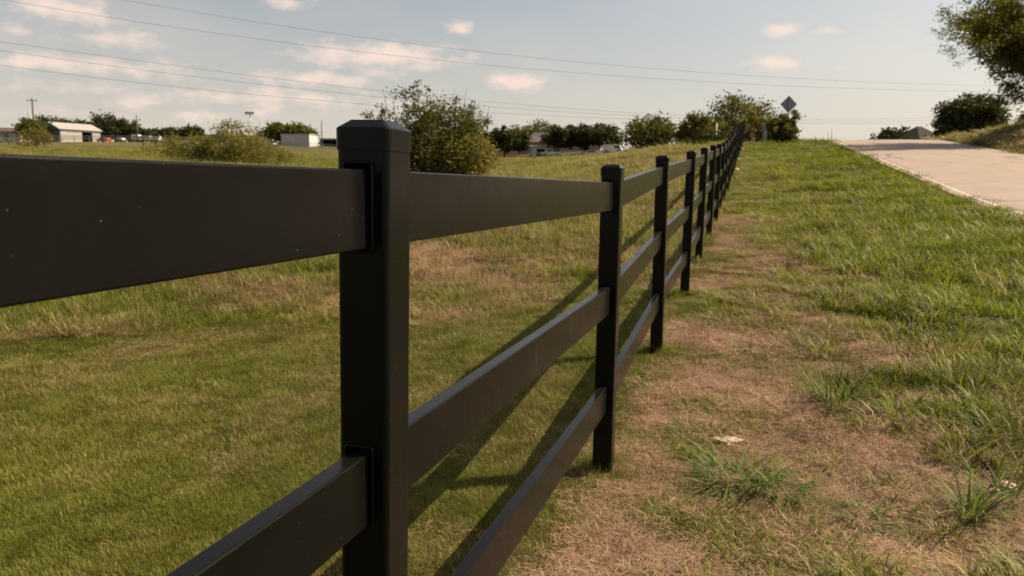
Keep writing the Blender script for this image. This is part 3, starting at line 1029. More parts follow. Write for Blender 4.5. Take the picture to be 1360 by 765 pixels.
# single weeds of all sizes pushing through the straw
x, y, r = polar(2600, 1.8, 18)
s, l = sl(x, y); d = dryness(x, y)
keep = (l > .3) & (l < 4.5) & (d > .3) & (fbm(x * 1.7, y * 1.7, 98, 3) > .47)
x, y, r, d = x[keep], y[keep], r[keep], d[keep]
k = RNG.uniform(.2, .75, len(x)) * lod(r, 6, .4)
scatter('straw_weeds', C_LONG, 5, x, y, np.stack([k * 1.2, k * 1.2, k * RNG.uniform(.4, 1.0, len(x))], 1), RNG.uniform(-.1, .5, len(x)), shade_of(x, y, 80, .3), 'scattered small weeds pushing through the bare straw strip', 'weeds')

# grass on the bank across the road
x, y, r = polar(9000, 22, 75, 50)
s, l = sl(x, y); d = dryness(x, y)
keep = (l > ROAD_R + .05) & (l < 30) & (s < 75)
x, y, r, d = x[keep], y[keep], r[keep], d[keep]
k = lod(r, 4.5, .74) * RNG.uniform(.7, 1.3, len(x))
scatter('road_bank_grass', C_MID, 5, x, y, np.stack([k, k, np.minimum(k, 2.4)], 1), np.clip(d, 0, 1), shade_of(x, y, 78), 'brownish grass covering the bank on the far side of the road', 'grass')

# rough bank and meadow left of the fence
x, y, r = polar(24000, 4.5, 90)
s, l = sl(x, y); le = lawn_edge(x, y); d = dryness(x, y); cl_ = fbm(x * .9, y * .9, 93, 3)
keep = (l < -.05) & (le < 0) & (RNG.uniform(size=len(x)) < np.clip(1.35 - 1.25 * d, .12, 1))
x, y, r, d = x[keep], y[keep], r[keep], d[keep]
k = lod(r, 6, .72) * RNG.uniform(.7, 1.4, len(x))
scatter('bank_grass', C_MID, 5, x, y, np.stack([k, k, np.minimum(k, 2.4)], 1), np.clip(d * .95, 0, 1), shade_of(x, y, 75, .3), 'rough uneven grass on the bank beyond the mown lawn', 'grass')
x, y, r = polar(16000, 5.5, 60)
s, l = sl(x, y); le = lawn_edge(x, y); d = dryness(x, y); cl_ = fbm(x * .7, y * .7, 95, 3)
keep = (l < -.1) & (le < -.1) & (RNG.uniform(size=len(x)) < np.clip((cl_ - .47) * 4, .03, .8))
x, y, r, d = x[keep], y[keep], r[keep], d[keep]
k = lod(r, 8, .6) * RNG.uniform(.6, 1.2, len(x))
scatter('meadow_stems', C_TALL, 4, x, y, np.stack([k, k, np.minimum(k, 1.8)], 1), np.clip(d * .9 - .12, 0, 1), shade_of(x, y, 76, .3), 'thin tall weed stems standing in the rough meadow behind the lawn', 'weeds')

# single large grass clumps that stand out in the foreground
m_clump = foliage('clump_blades', (.040, .070, .010), (.150, .205, .034), .28, .22)


def clump(px, py, label, n=60, spread=.06, lo=.10, hi=.30, wid=.007, lean=(.4, 1.35), curl=.7, seed=1, dryp=.1):
    p = on_ground(px, py)
    o = blades('grass_clump', n, spread, lo, hi, wid, lean[0], lean[1], curl, m_clump, seed, 4)
    me = o.data
    tag(o, label, 'grass clump', 'large grass clumps on the straw strip')
    COL.objects.link(o)
    o.location = (p[0], p[1], tz(p[0], p[1], True) + .022)
    return o


clump(975, 640, 'wide dark green grass clump sprawling on bare straw nearest the fence', 170, .15, .12, .38, .0100, (.8, 1.5), .5, 11)
clump(1035, 655, 'flattened grass clump just right of the sprawling dark green one', 90, .11, .10, .28, .0100, (.9, 1.5), .4, 12)
clump(1112, 540, 'tall spiky grass clump amid the green patch above the bare strip', 100, .14, .14, .40, .011, (.3, 1.35), .5, 13)
clump(1285, 695, 'sparse upright weedy clump casting a shadow at lower right', 40, .05, .16, .42, .012, (.2, 1.25), .8, 14)
clump(1330, 668, 'leafy grass clump beside pale stones at the right edge', 54, .09, .12, .34, .011, (.4, 1.4), .6, 15)
clump(1145, 690, 'small low grass clump lying in the straw below the others', 60, .10, .08, .22, .009, (.9, 1.5), .3, 16)
clump(925, 580, 'low green grass clump left of the flat pale stone', 110, .16, .06, .18, .007, (.7, 1.4), .5, 17)
clump(1218, 725, 'tiny two-bladed tuft in front of the sparse weedy clump', 12, .03, .06, .15, .006, (.1, .8), .6, 18)

# pale stones
m_stone = simple('pale_limestone', (.40, .305, .215), .9, .3, 20)


def stone(px, py, size, flat, label, seed, cat='stone'):
    p = on_ground(px, py)
    rg = np.random.default_rng(seed)
    V, Fc = [], []
    nu, nv = 8, 5
    for j in range(nv + 1):
        th = math.pi * j / nv
        for i in range(nu):
            ph = 2 * math.pi * i / nu
            q = 1 + rg.uniform(-.22, .22)
            V.append((size * q * math.sin(th) * math.cos(ph), size * .7 * q * math.sin(th) * math.sin(ph), size * flat * q * math.cos(th)))
    for j in range(nv):
        for i in range(nu):
            Fc.append((j * nu + i, j * nu + (i + 1) % nu, (j + 1) * nu + (i + 1) % nu, (j + 1) * nu + i))
    o = add_mesh('stone', V, Fc, m_stone)
    o.location = (p[0], p[1], tz(p[0], p[1], True) + .012 + size * flat * .4); o.rotation_euler = (0, 0, rg.uniform(0, 3))
    tag(o, label, cat, 'pale stones along the fence strip')


stone(970, 589, .075, .24, 'flat pale stone on the straw behind the sprawling grass clump', 1)
stone(951, 587, .04, .45, 'small pointed pale stone left of the flat one', 2)
stone(1338, 656, .045, .6, 'largest of two pale stones at the lower right edge', 3)
stone(1320, 661, .03, .6, 'small pale stone next to the larger one at lower right', 4)
stone(1017, 536, .035, .5, 'small pale pebble on the strip above the flat stone', 5)
stone(984, 201, .28, .35, 'pale boulder farthest up along the far fence foot', 6)
stone(981, 214, .2, .4, 'middle pale boulder at the far fence foot', 7)
stone(978, 226, .2, .35, 'lowest of three pale boulders at the far fence foot', 8)

# ================================================================== TREES AND BUSHES
m_bark = simple('grey_brown_bark', (.11, .085, .065), .95, .35, 12)
F_DARK = foliage('dark_oak_leaves', (.026, .031, .010), (.066, .072, .022), .3, .15)
F_MID = foliage('mid_green_leaves', (.052, .058, .012), (.11, .112, .026), .4, .15)
F_OLIVE = foliage('olive_leaves', (.085, .082, .018), (.21, .19, .048), .4)
F_YEL = foliage('yellow_green_leaves', (.10, .095, .018), (.20, .175, .035), .4)
F_MESQ = foliage('mesquite_leaves', (.052, .060, .011), (.15, .148, .030), .45, .15)


def leaves(name, cl, per, sig, size, asp, mat, parent, seed, droop=0.0, up=.3):
    rg = np.random.default_rng(seed)
    cl = np.asarray(cl, float)
    n = len(cl) * per
    c = np.repeat(cl, per, 0) + rg.normal(0, 1, (n, 3)) * np.asarray(sig) * np.array([1, 1, .8])
    ax = rg.normal(0, 1, (n, 3)); ax[:, 2] = ax[:, 2] * .6 - droop; ax /= np.linalg.norm(ax, axis=1)[:, None]
    nn = rg.normal(0, 1, (n, 3)); nn[:, 2] += up
    sd = np.cross(ax, nn); sd /= np.linalg.norm(sd, axis=1)[:, None] + 1e-9
    L = size * rg.uniform(.6, 1.4, (n, 1))
    p0, p2 = c - ax * L / 2, c + ax * L / 2
    w = L * asp / 2
    nrm = np.cross(sd, ax)
    p1, p3 = c + sd * w + nrm * w * .3, c - sd * w + nrm * w * .3
    co = np.stack([p0, p1, p2, p3], 1).reshape(-1, 3)
    tint = np.clip(np.repeat(rg.uniform(0, 1, len(cl)), per) * .5 + rg.uniform(0, 1, n) * .5, 0, 1)
    me = np_mesh(name, co, 4, np.arange(n * 4), [('tint', 'FACE', tint)])
    me.materials.append(mat)
    o = bpy.data.objects.new(name, me); COL.objects.link(o); o.parent = parent
    return o


def crown_clusters(rg, center, rad, n, shell=.5, lump=.35, bottom=-1.0):
    out = []
    ph = rg.uniform(0, 6, 6)
    while len(out) < n:
        d = rg.normal(0, 1, 3); d /= np.linalg.norm(d)
        if d[2] < bottom: continue
        lum = 1 + lump * (math.sin(3 * math.atan2(d[1], d[0]) + ph[0]) * .4 + math.sin(5 * d[2] + 2 * d[0] + ph[1]) * .4 + math.sin(7 * d[0] - 4 * d[1] + ph[2]) * .4)
        rr = (shell + (1 - shell) * rg.uniform() ** .5) * lum * rg.uniform(.85, 1.05)
        out.append(center + d * rad * rr)
    return np.array(out)


def tree(name, label, base, height, width, mat, ncl, per, lsize, sig=None, seed=0, trunk_r=.15, crown_bottom=.25, cat='tree', group=None,
         depth=None, asp=.55, shell=.45, lump=.35, stems=1, droop=0.0, extra=None, lean=(0, 0), limbs=9):
    rg = np.random.default_rng(seed)
    t = empty(name, base, 0, label, cat, group)
    h0 = height * crown_bottom
    cz = (height + h0) / 2
    rad = np.array([width / 2, (depth or width) / 2, (height - h0) / 2])
    cen = np.array([lean[0], lean[1], cz])
    cl = crown_clusters(rg, cen, rad * 1.04, ncl, shell, lump)
    cl[:, 2] = np.maximum(cl[:, 2], lsize * .5)
    if extra is not None: cl = np.vstack([cl, extra])
    mb = MB()
    for k in range(stems):
        a = rg.uniform(0, 6.28); o = np.array([math.cos(a), math.sin(a), 0]) * (0 if stems == 1 else width * .06)
        top = cen * np.array([1, 1, .9]) + rg.normal(0, .08, 3) * width * (0 if stems == 1 else 1.2)
        mid = (o + top) / 2 + rg.normal(0, .03, 3) * width
        mb.tube([o + (0, 0, -.3), o + (0, 0, height * .06), mid, top], [trunk_r * 1.25, trunk_r, trunk_r * .75, trunk_r * .35], 7)
        for j in range(limbs // stems + 1):
            e = cl[rg.integers(0, len(cl))]
            st = mid + (top - mid) * rg.uniform(0, .8)
            mb.tube([st, (st + e) / 2 + rg.normal(0, .04, 3) * width, e], [trunk_r * .4, trunk_r * .25, trunk_r * .1], 5)
    mb.build('trunk', m_bark, t, True)
    leaves('crown', cl, per, sig or width * .06, lsize, asp, mat, t, seed + 1, droop)
    return t


def base_at(px, Y, dz=0.0):
    p = at(px, 200, Y)
    return (float(p[0]), float(p[1]), tz(p[0], p[1]) + dz)


def px_h(y_top, px, Y):
    """height of a thing whose top is at pixel y_top, standing on the ground at that pixel column and distance"""
    p = at(px, y_top, Y); q = base_at(px, Y)
    return float(p[2]) - q[2]


def px_w(w, Y):
    return w / F_PX * Y


# large bush behind the first bay, with bare twigs standing out of it
def twiggy_bush():
    Y = 22
    b_ = base_at(575, Y)
    H = px_h(140, 575, Y); Wd = px_w(140, Y)
    ex = []
    rg = np.random.default_rng(44)
    tw = MB()
    for px, py, lf in ((553, 108, 1), (548, 122, 1), (606, 128, 1), (622, 150, 1), (505, 142, 1), (486, 152, 1), (536, 128, 1), (640, 150, 0), (620, 118, 0), (604, 118, 0), (508, 118, 0), (567, 125, 1), (590, 130, 0), (648, 158, 1), (650, 140, 0), (522, 124, 0)):
        p = at(px, py, Y) - np.array(b_)
        st = np.array([p[0] * .75, rg.normal(0, .3), H * .55])
        md = (st + p) / 2 + rg.normal(0, .06, 3)
        tw.tube([st, md, p], [.016, .011, .004], 4)
        if lf:
            for q in (1.0, .93, .85, .78, .7, .6): ex.append(st + (p - st) * q + rg.normal(0, .05, 3))
    big = tree('bush', 'big olive-green bush with bare twigs behind the first fence post', b_, H, Wd, F_MID, 300, 90, .085, .15, 45, .05, .0, 'bush', None, Wd * .9, .5, .35, .4, 4, 0, None, (0, 0), 30)
    leaves('twig_leaves', np.array(ex), 22, .07, .085, .5, F_MID, big, 46)
    tw.build('bare_twigs', m_bark, big, True)
    b2 = base_at(622, Y - 1)
    tree('bush', 'yellow-green rounded bush at the right foot of the big twiggy bush', b2, px_h(178, 622, Y - 1), px_w(64, Y - 1), F_YEL, 90, 80, .09, .14, 47, .04, .0, 'bush', None, None, .5, .4, .3, 3)


twiggy_bush()
Y = 34
tree('bush', 'wide pale olive bush rising just above the nearest top rail', base_at(298, Y), px_h(178, 298, Y), px_w(150, Y), F_OLIVE, 300, 60, .12, .20, 51, .05, .0, 'bush', None, 3.2, .4, .35, .65, 4)
tree('bush', 'thin leggy sapling sticking out of the wide olive bush', base_at(309, Y + .5), px_h(160, 309, Y + .5), px_w(36, Y), F_OLIVE, 34, 26, .12, .14, 52, .03, .45, 'bush', None, None, .5, .5, .4, 2)
tree('bush', 'small wispy yellowish bush in the field before the metal barn', base_at(47, 62), px_h(171, 47, 62), px_w(34, 62), F_OLIVE, 40, 26, .2, .28, 53, .03, .05, 'bush', None, None, .5, .4, .4, 3)

far_group = 'trees along the far field edge'
for px, yt, w, Yd, mt, lb, sd in [
    (44, 158, 36, 132, F_MID, 'mid green tree left of the metal barn beside the tall pole', 61),
    (72, 155, 34, 165, F_DARK, 'dark tree directly behind the left end of the barn', 62),
    (96, 157, 34, 165, F_DARK, 'dark tree behind the middle of the barn roof', 63),
    (138, 155, 40, 150, F_DARK, 'tallest dark tree at the right end of the barn', 64),
    (162, 160, 36, 148, F_DARK, 'broad dark tree second right of the barn', 65),
    (181, 168, 22, 146, F_DARK, 'lower tree behind the thin pole right of the barn', 66),
    (203, 171, 16, 146, F_MID, 'small tree above the white trailers', 67),
    (226, 171, 30, 140, F_DARK, 'round dark tree right of the white trailers', 68),
    (256, 170, 28, 140, F_DARK, 'dark tree behind the left end of the wide olive bush', 69),
    (349, 177, 18, 140, F_DARK, 'low tree left of the white shed tree', 70),
    (372, 165, 32, 134, F_MID, 'left tree of the pair over the white shed', 71),
    (398, 167, 34, 134, F_MID, 'right tree of the pair over the white shed', 72),
    (437, 186, 18, 150, F_DARK, 'low far tree behind the first post cap', 73)]:
    tree('tree', lb, base_at(px, Yd), px_h(yt, px, Yd), px_w(w * 1.1, Yd), mt, 70, 42, .5, px_w(w, Yd) * .085, sd, .22, .12, 'tree', far_group, None, .6, .4, .3)

vil = 'trees around the houses'
for px, yt, w, Yd, mt, lb, sd in [
    (650, 176, 26, 128, F_DARK, 'dark tree just right of the yellow-green bush', 81),
    (670, 173, 26, 112, F_DARK, 'narrow dark tree in front of the wooden fence', 82),
    (700, 168, 44, 150, F_MID, 'broad olive tree behind the grey shed', 83),
    (730, 167, 40, 155, F_MID, 'pale crowned tree behind the house gable', 84),
    (742, 173, 30, 118, F_DARK, 'dark tree in front of the house beside the white truck', 85),
    (755, 163, 16, 170, F_MID, 'slim high crown rising above the house roof', 86),
    (778, 171, 34, 118, F_DARK, 'dark tree right of the house gable', 87),
    (803, 170, 36, 115, F_DARK, 'dark wide tree in front of the white van', 88),
    (690, 178, 24, 126, F_DARK, 'low dark tree between wooden fence and grey shed', 89)]:
    hi = .3 if px in (670, 742, 778, 803) else .1
    tree('tree', lb, base_at(px, Yd), px_h(yt - 1, px, Yd), px_w(w * 1.2, Yd), mt, 80, 46, .46, px_w(w, Yd) * .085, sd, .18, hi, 'tree', vil, None, .6, .4, .3)

hedge = 'bushes along the fence on the hill'
for px, yt, w, Yd, mt, lb, sd, ncl, ls in [
    (861, 158, 74, 62, F_MID, 'large round bush left of the fence on the hillside', 91, 120, .26),
    (922, 153, 42, 58, F_MID, 'bush leaning to the fence right of the large round one', 92, 80, .24),
    (905, 168, 18, 60, F_MID, 'little thin bush between the two hillside bushes', 93, 26, .24),
    (950, 162, 34, 60, F_OLIVE, 'brownish olive scrub against the fence near the hilltop', 94, 60, .24),
    (984, 129, 82, 68, F_MID, 'broad hilltop tree behind the end of the fence', 95, 170, .26),
    (992, 146, 26, 59.5, F_YEL, 'yellow-green weed bush at the end of the fence', 96, 46, .18),
    (1040, 151, 36, 51.6, F_MID, 'bush under the diamond road sign', 97, 60, .22),
    (1020, 160, 34, 58.5, F_OLIVE, 'low scrub around the utility pedestal', 98, 50, .2),
    (940, 176, 40, 57, F_DARK, 'dark underbrush at the foot of the hillside bushes', 99, 44, .22)]:
    tree('bush', lb, base_at(px, Yd), px_h(yt, px, Yd), px_w(w, Yd), mt, ncl, 46, ls, px_w(w, Yd) * .075, sd, .08, .02, 'bush', hedge, None, .55, .4, .35, 3)

# far right: dark tree, bushes behind the crest
tree('tree', 'dark round tree behind the crest beside the grey roof', base_at(1288, 82), px_h(124, 1288, 82), px_w(76, 82), F_DARK, 320, 70, .34, .40, 111, .25, .12, 'tree', None, None, .6, .5, .14)
for px, yt, w, lb, sd in [(1166, 176, 22, 'lowest dark bush on the road crest skyline', 112), (1190, 167, 34, 'round dark bush on the crest left of the grey roof', 113), (1178, 171, 16, 'small bush between the two dark bushes on the crest', 114)]:
    tree('bush', lb, base_at(px, 95), px_h(yt, px, 95), px_w(w, 95), F_DARK, 60, 40, .36, .35, sd, .1, .02, 'bush', 'dark bushes behind the road crest', None, .6, .4, .3, 3)
tree('bush', 'small green bush on top of the road bank at the right edge', base_at(1362, 52), px_h(152, 1362, 52), px_w(24, 52), F_MID, 34, 40, .2, .2, 115, .05, .02, 'bush')


# the mesquite whose crown hangs into the upper right corner
def mesquite():
    base = np.array([34.6, 45.4]); bz = tz(*base)
    t = empty('mesquite_tree', (*base, bz), 0, 'feathery mesquite tree hanging over the road from the right', 'tree')
    rg = np.random.default_rng(120)
    o = np.array([*base, bz])
    fork = np.array([-.5, -.2, 2.6])
    mb = MB(); cl = []
    mb.tube([(0, 0, -.4), (0, 0, .5), (-.2, -.1, 1.6), fork], [.36, .28, .24, .22], 9)
    tips = [(1262, 30), (1258, 52), (1275, 62), (1300, 78), (1325, 90), (1340, 105), (1345, 128), (1270, 15), (1290, -10), (1320, -40), (1350, -70), (1300, 40), (1320, 15), (1345, 50),
            (1375, 100), (1400, 70), (1390, 20), (1420, -20), (1385, -60), (1440, 60), (1460, 10), (1430, 110), (1475, 90), (1330, 60), (1350, 20), (1360, 75), (1375, -20), (1310, 55), (1340, 78), (1285, 45), (1415, 40)]
    for i, (px, py) in enumerate(tips):
        e = at(px, py, 44 + rg.uniform(-3.8, 3.8)) - o
        m1 = fork + (e - fork) * .35 + np.array([0, 0, 1.0]) + rg.normal(0, .25, 3)
        m2 = fork + (e - fork) * .7 + np.array([0, 0, .9]) + rg.normal(0, .25, 3)
        mb.tube([fork, m1, m2, e], [.11, .07, .045, .015], 6)
        nb = 17
        for k in range(nb):
            f_ = rg.uniform(.45, 1.0)
            p = m1 + (m2 - m1) * ((f_ - .35) / .35) if f_ < .7 else m2 + (e - m2) * ((f_ - .7) / .3)
            cl.append(p + rg.normal(0, .42, 3) * (1.25 - .75 * max(0, f_ - .5)))
    mb.build('trunk', m_bark, t, True)
    cl = np.array(cl)
    leaves('crown', cl, 110, .25, .20, .36, F_MESQ, t, 121, .5)
    # drooping feathery ends
    ex = []
    for px, py in ((1244, 40), (1247, 62), (1250, 22), (1258, 75), (1240, 48), (1275, 80), (1313, 98), (1337, 134), (1352, 138), (1262, 66), (1254, 54)):
        e = at(px, py, 43.5) - o
        for k in range(4): ex.append(e + rg.normal(0, .16, 3) + np.array([k * .22, 0, k * .05]))
    leaves('drooping_sprays', np.array(ex), 16, .13, .22, .16, F_MESQ, t, 122, .6)


mesquite()

# ================================================================== FAR BUILDINGS, POLES, VEHICLES, SIGN
m_metal_w = simple('pale_sheet_metal', (.40, .39, .37), .55, .08, 1.5)
m_metal_b = simple('shade_side_and_grey_roof_metal', (.16, .18, .21), .55, .1, 1.5)  # own grey on the shed roof, painted shade on the barn gable
m_roof_w = simple('pale_metal_roof', (.36, .34, .32), .5, .08, 1.5)
m_dark = simple('shade_panel_and_bracket_black', (.012, .011, .010), .9, .2, 2)
m_beige = simple('beige_siding', (.36, .29, .22), .85, .12, 1.5)
m_brick = simple('tan_brick', (.30, .22, .16), .9, .2, 3)
m_shingle = simple('grey_shingle', (.055, .052, .052), .9, .2, 3)
m_shingle_br = simple('brown_shingle', (.085, .066, .058), .9, .2, 3)
m_shingle_far = simple('weathered_brown_shingle', (.048, .040, .036), .95, .2, 3, 0, .1)
m_wood = simple('orange_cedar', (.46, .24, .11), .85, .2, 3)
m_pole = simple('weathered_pole_wood', (.12, .10, .085), .9, .25, 6)
m_galv = simple('galvanised_steel', (.30, .30, .30), .45, .1, 6, .6)
m_white_p = simple('white_paint', (.60, .58, .55), .4, .05, 3)
m_glass = simple('dark_glass', (.02, .022, .025), .12, .1, 3)
m_tyre = simple('black_tyre', (.018, .018, .018), .9, .1, 5)
m_red = simple('red_paint', (.40, .05, .04), .4, .08, 3)
m_sign_back = simple('bare_aluminium_sign_back', (.21, .24, .25), .45, .1, 5, .3)


def gable(name, label, px, Y, w, dpt, hw, hr, rotz, mw, mrf, m_end=None, cat='building', door=None, overhang=.25, windows=(), dz=0, hip=0.0):
    """building whose ridge runs along local x (length w), gable ends at +-x; front is local -y"""
    b_ = base_at(px, Y, dz)
    t = empty(name, b_, rotz, label, cat)
    x0, x1, y0, y1 = -w / 2, w / 2, -dpt / 2, dpt / 2
    th = .12
    if door:
        d0, d1, dh = door
        MB().box(x0, d0, y0, y0 + th, -.6, hw).box(d1, x1, y0, y0 + th, -.6, hw).box(d0, d1, y0, y0 + th, dh, hw).build('front_wall', mw, t)
        MB().box(d0 - .1, d1 + .1, y0 + 1.6, y0 + 1.7, -.3, dh + .1).build('doorway', m_dark, t)  # near-black panel behind the opening, painting the shade inside
        MB().box(d1, d1 + .12, y0 - .06, y0 - .005, 0, dh).build('door_rail', m_galv, t)
    else:
        MB().box(x0, x1, y0, y0 + th, -.6, hw).build('front_wall', mw, t)
    MB().box(x0, x1, y1 - th, y1, -.6, hw).build('back_wall', mw, t)
    for sx in (x0, x1 - th):
        pts = [(y0, -.6), (y1, -.6), (y1, hw)] + ([] if hip else [(0, hw + hr - .05)]) + [(y0, hw)]
        V = [(sx, a, c) for a, c in pts] + [(sx + th, a, c) for a, c in pts]; k = len(pts)
        Fc = [tuple(range(k)), tuple(range(2 * k - 1, k - 1, -1))] + [(i, (i + 1) % k, (i + 1) % k + k, i + k) for i in range(k)]
        add_mesh('end_wall', V, Fc, m_end or mw, t)
    ov = overhang; rt = .12
    ex = x0 - ov, x1 + ov
    ey = dpt / 2 + ov; ez = hw - hr * ov / (dpt / 2) + .02
    rx0, rx1 = ex[0] + hip, ex[1] - hip
    V = [(ex[0], -ey, ez), (ex[1], -ey, ez), (ex[1], ey, ez), (ex[0], ey, ez), (rx0, 0, hw + hr), (rx1, 0, hw + hr)]
    V += [(a, c, e + rt) for a, c, e in V]
    Fc = [(6, 7, 11, 10), (8, 9, 10, 11), (0, 4, 5, 1), (2, 5, 4, 3), (6, 10, 9), (7, 8, 11), (0, 3, 4), (1, 5, 2), (0, 1, 7, 6), (1, 2, 8, 7), (2, 3, 9, 8), (3, 0, 6, 9)]
    add_mesh('roof', V, Fc, mrf, t)
    for wx, wz, ww, wh in windows:
        f_ = MB().box(wx - ww / 2 - .08, wx + ww / 2 + .08, y0 - .06, y0 - .003, wz - .08, wz + wh + .08).build('window', m_white_p, t)
        MB().box(wx - ww / 2, wx + ww / 2, y0 - .08, y0 - .062, wz, wz + wh).build('pane', m_glass, f_)
    return t


# metal barn: its gable end faces left, its shade put into a darker metal colour, its pale long side faces the camera's right
gable('metal_barn', 'pale metal barn with open dark doorway and shade-toned gable end', 96, 138, 7.3, 7.2, 2.1, 1.25, R(57), m_metal_w, m_roof_w, m_metal_b, 'barn', (.2, 2.0, 1.75))
gable('farmhouse', 'low beige farmhouse at the far left edge', 8, 142, 7.5, 5, 1.9, .8, R(10), m_beige, m_shingle_br, None, 'house', None, .3, ((-1.2, .5, 1.2, 1.0), (1.5, .4, 1.0, 1.1)))
gable('carport', 'small open beige outbuilding beside the far left farmhouse', 27, 150, 3.6, 3, 1.7, .5, R(8), m_beige, m_roof_w, None, 'shed', (-1.0, 1.2, 1.4))
gable('white_shed', 'white box shed with shaded long side behind the pipe fence', 398, 122, 5.0, 3.1, 1.75, .12, R(-10), m_metal_w, m_roof_w, m_white_p, 'shed', None, .06)  # lit end walls given a whiter paint than the shaded long side
gable('open_shelter', 'dark open livestock shelter just left of the first post cap', 441, 130, 3.6, 2.5, 1.25, .2, R(0), m_metal_w, m_roof_w, None, 'shed', (-1.6, 1.6, 1.1), .2)
gable('long_barn', 'long low white roofed barn hidden behind the wide olive bush', 325, 140, 12, 5, 1.3, .55, R(3), m_metal_w, m_roof_w, None, 'barn', None, .2)
gable('house', 'grey roofed house among the dark trees, gable towards the field', 735, 140, 9.5, 9.5, px_h(177, 735, 140) - 1.9, 1.9, R(0), m_brick, m_shingle, None, 'house', None, .4, ((-2.5, .6, 1.2, 1.3), (2.4, .6, 1.2, 1.3)), 0, 1.2)
gable('house', 'second lower grey roofed wing right of the house gable', 765, 136, 8, 8, px_h(181, 765, 136) - 1.5, 1.5, R(90), m_brick, m_shingle, None, 'house', None, .4, ((0, .6, 1.4, 1.2),))
gable('house', 'brown roofed low house behind the narrow dark tree', 692, 138, 9, 7, 2.0, 1.3, R(4), m_brick, m_shingle_br, None, 'house', None, .3, ((-1, .5, 1.2, 1.1),), 0, 1)
gable('grey_shed', 'grey metal shed left of the white truck', 715, 118, 2.6, 2.4, 1.35, .2, R(0), m_metal_w, m_metal_b, None, 'shed', (-.3, 1.0, 1.1), .08)
_hh = px_h(169, 1217, 100)
gable('house', 'house with grey brown hip roof peeking over the road crest', 1218, 100, 6.6, 6.6, _hh - 2.4, 2.4, R(20), m_brick, m_shingle_far, None, 'house', None, .35, ((0, _hh - 4, 1.4, 1.2), (0, .6, 1.4, 1.2)), 0, 3.2)


def plank_fence(label, px0, px1, Y, h):
    a, c = base_at(px0, Y), base_at(px1, Y)
    t = empty('plank_fence', a, math.atan2(c[1] - a[1], c[0] - a[0]), label, 'fence')
    L = math.hypot(c[0] - a[0], c[1] - a[1]); n = int(L / .3)
    me = None
    for i in range(n):
        if me is None:
            o = MB().box(0, .27, 0, .03, -.3, h).build('plank', m_wood, t); me = o.data
        else:
            o = add_obj('plank', me, None, t)
        o.location = (i * .3, 0, .02 * math.sin(i * 2.1))
    MB().box(0, L, .031, .07, h * .75, h * .85).build('rail', m_wood, t)


plank_fence('orange wooden plank fence behind the narrow dark tree', 655, 689, 117, .95)


def pipe_fence(label, pts, h, step, mat, cat='fence'):
    P_ = [base_at(px, Yd) for px, Yd in pts]
    t = empty('pipe_fence', P_[0], 0, label, cat)
    o0 = np.array(P_[0])
    path = [np.array(p) - o0 for p in P_]
    samples = []
    for a, c in zip(path[:-1], path[1:]):
        n = max(1, int(np.linalg.norm(c - a) / step))
        samples += [a + (c - a) * i / n for i in range(n)]
    samples.append(path[-1])
    fixed = []
    for q in samples:
        q = q.copy(); q[2] = tz(q[0] + o0[0], q[1] + o0[1]) - o0[2]; fixed.append(q)
    me = None
    for q in fixed:
        if me is None:
            o = MB().tube([(0, 0, -.4), (0, 0, h)], [.06, .06], 6).build('fence_post', mat, t); me = o.data
        else:
            o = add_obj('fence_post', me, None, t)
        o.location = q
    for zz in (h * .45, h * .72, h * .98):
        MB().tube([q + np.array([0, 0, zz]) for q in fixed], [.045] * len(fixed), 5).build('rail', mat, t)


pipe_fence('long pale grey pipe fence across the far field edge left of the first post', [(-40, 124), (120, 122), (240, 120), (350, 112), (450, 106)], 1.05, 2.6, m_galv)
pipe_fence('short dark pipe fence before the houses beyond the second bay', [(676, 112), (800, 108)], .9, 3.0, m_galv)


def pole(px, y_top, Y, r, label, cat='pole', arm=0.0, lamp=False, name='utility_pole', mat=None, group='poles on the far skyline'):
    b_ = base_at(px, Y); h = px_h(y_top, px, Y)
    t = empty(name, b_, 0, label, cat, group)
    MB().tube([(0, 0, -.5), (0, 0, h)], [r, r * .7], 7).build('shaft', mat or m_pole, t, True)
    if arm:
        MB().box(-arm, arm, -.06, .06, h - .55, h - .42).build('crossarm', mat or m_pole, t)
        for k in (-.8, 0, .8):
            MB().tube([(k * arm, 0, h - .42), (k * arm, 0, h - .25)], [.05, .04], 5).build('insulator', m_galv, t)
    if lamp:
        MB().box(-.9, .9, -.35, .35, h - .12, h + .05).build('lamp_platform', m_galv, t)
        for k in (-.65, 0, .65):
            MB().box(k - .22, k + .22, -.5, -.1, h - .5, h - .125).build('flood_lamp', m_galv, t)
    return t


pole(48, 130, 140, .20, 'tall wooden utility pole above the tree left of the barn', arm=1.0)
pole(184, 153, 130, .12, 'thin pole right of the barn, left of the trailers')
pole(334, 149, 150, .14, 'floodlight mast behind the wide olive bush', cat='lamp mast', lamp=True, name='light_mast', mat=m_galv)
pole(331, 160, 156, .10, 'short thin pole beside the floodlight mast')
pole(428, 160, 120, .10, 'thin pole between white shed and first post cap')
pole(398, 163, 160, .07, 'very thin pole tip over the tree pair by the white shed')
pole(57, 149, 160, .07, 'thin far pole just right of the tall utility pole')
pole(41, 148, 160, .05, 'faint thin pole just left of the tall utility pole')
pole(280, 172, 150, .08, 'short dark pole above the left part of the olive bush')
for px, yt, Yd, lb in ((709, 203, 54, 'leftmost thin dark fence stake in the swale below the houses'), (759, 203, 60, 'right thin dark fence stake in the swale below the houses'), (669, 212, 50, 'thin stake beside the yellow-green bush in the swale')):
    pole(px, yt, Yd, .04, lb, cat='stake', name='fence_stake', group='stakes in the swale')
pole(1098, 171, 57, .025, 'left one of two thin stakes on the road crest', cat='stake', name='marker_stake', mat=m_galv, group='stakes on the crest')
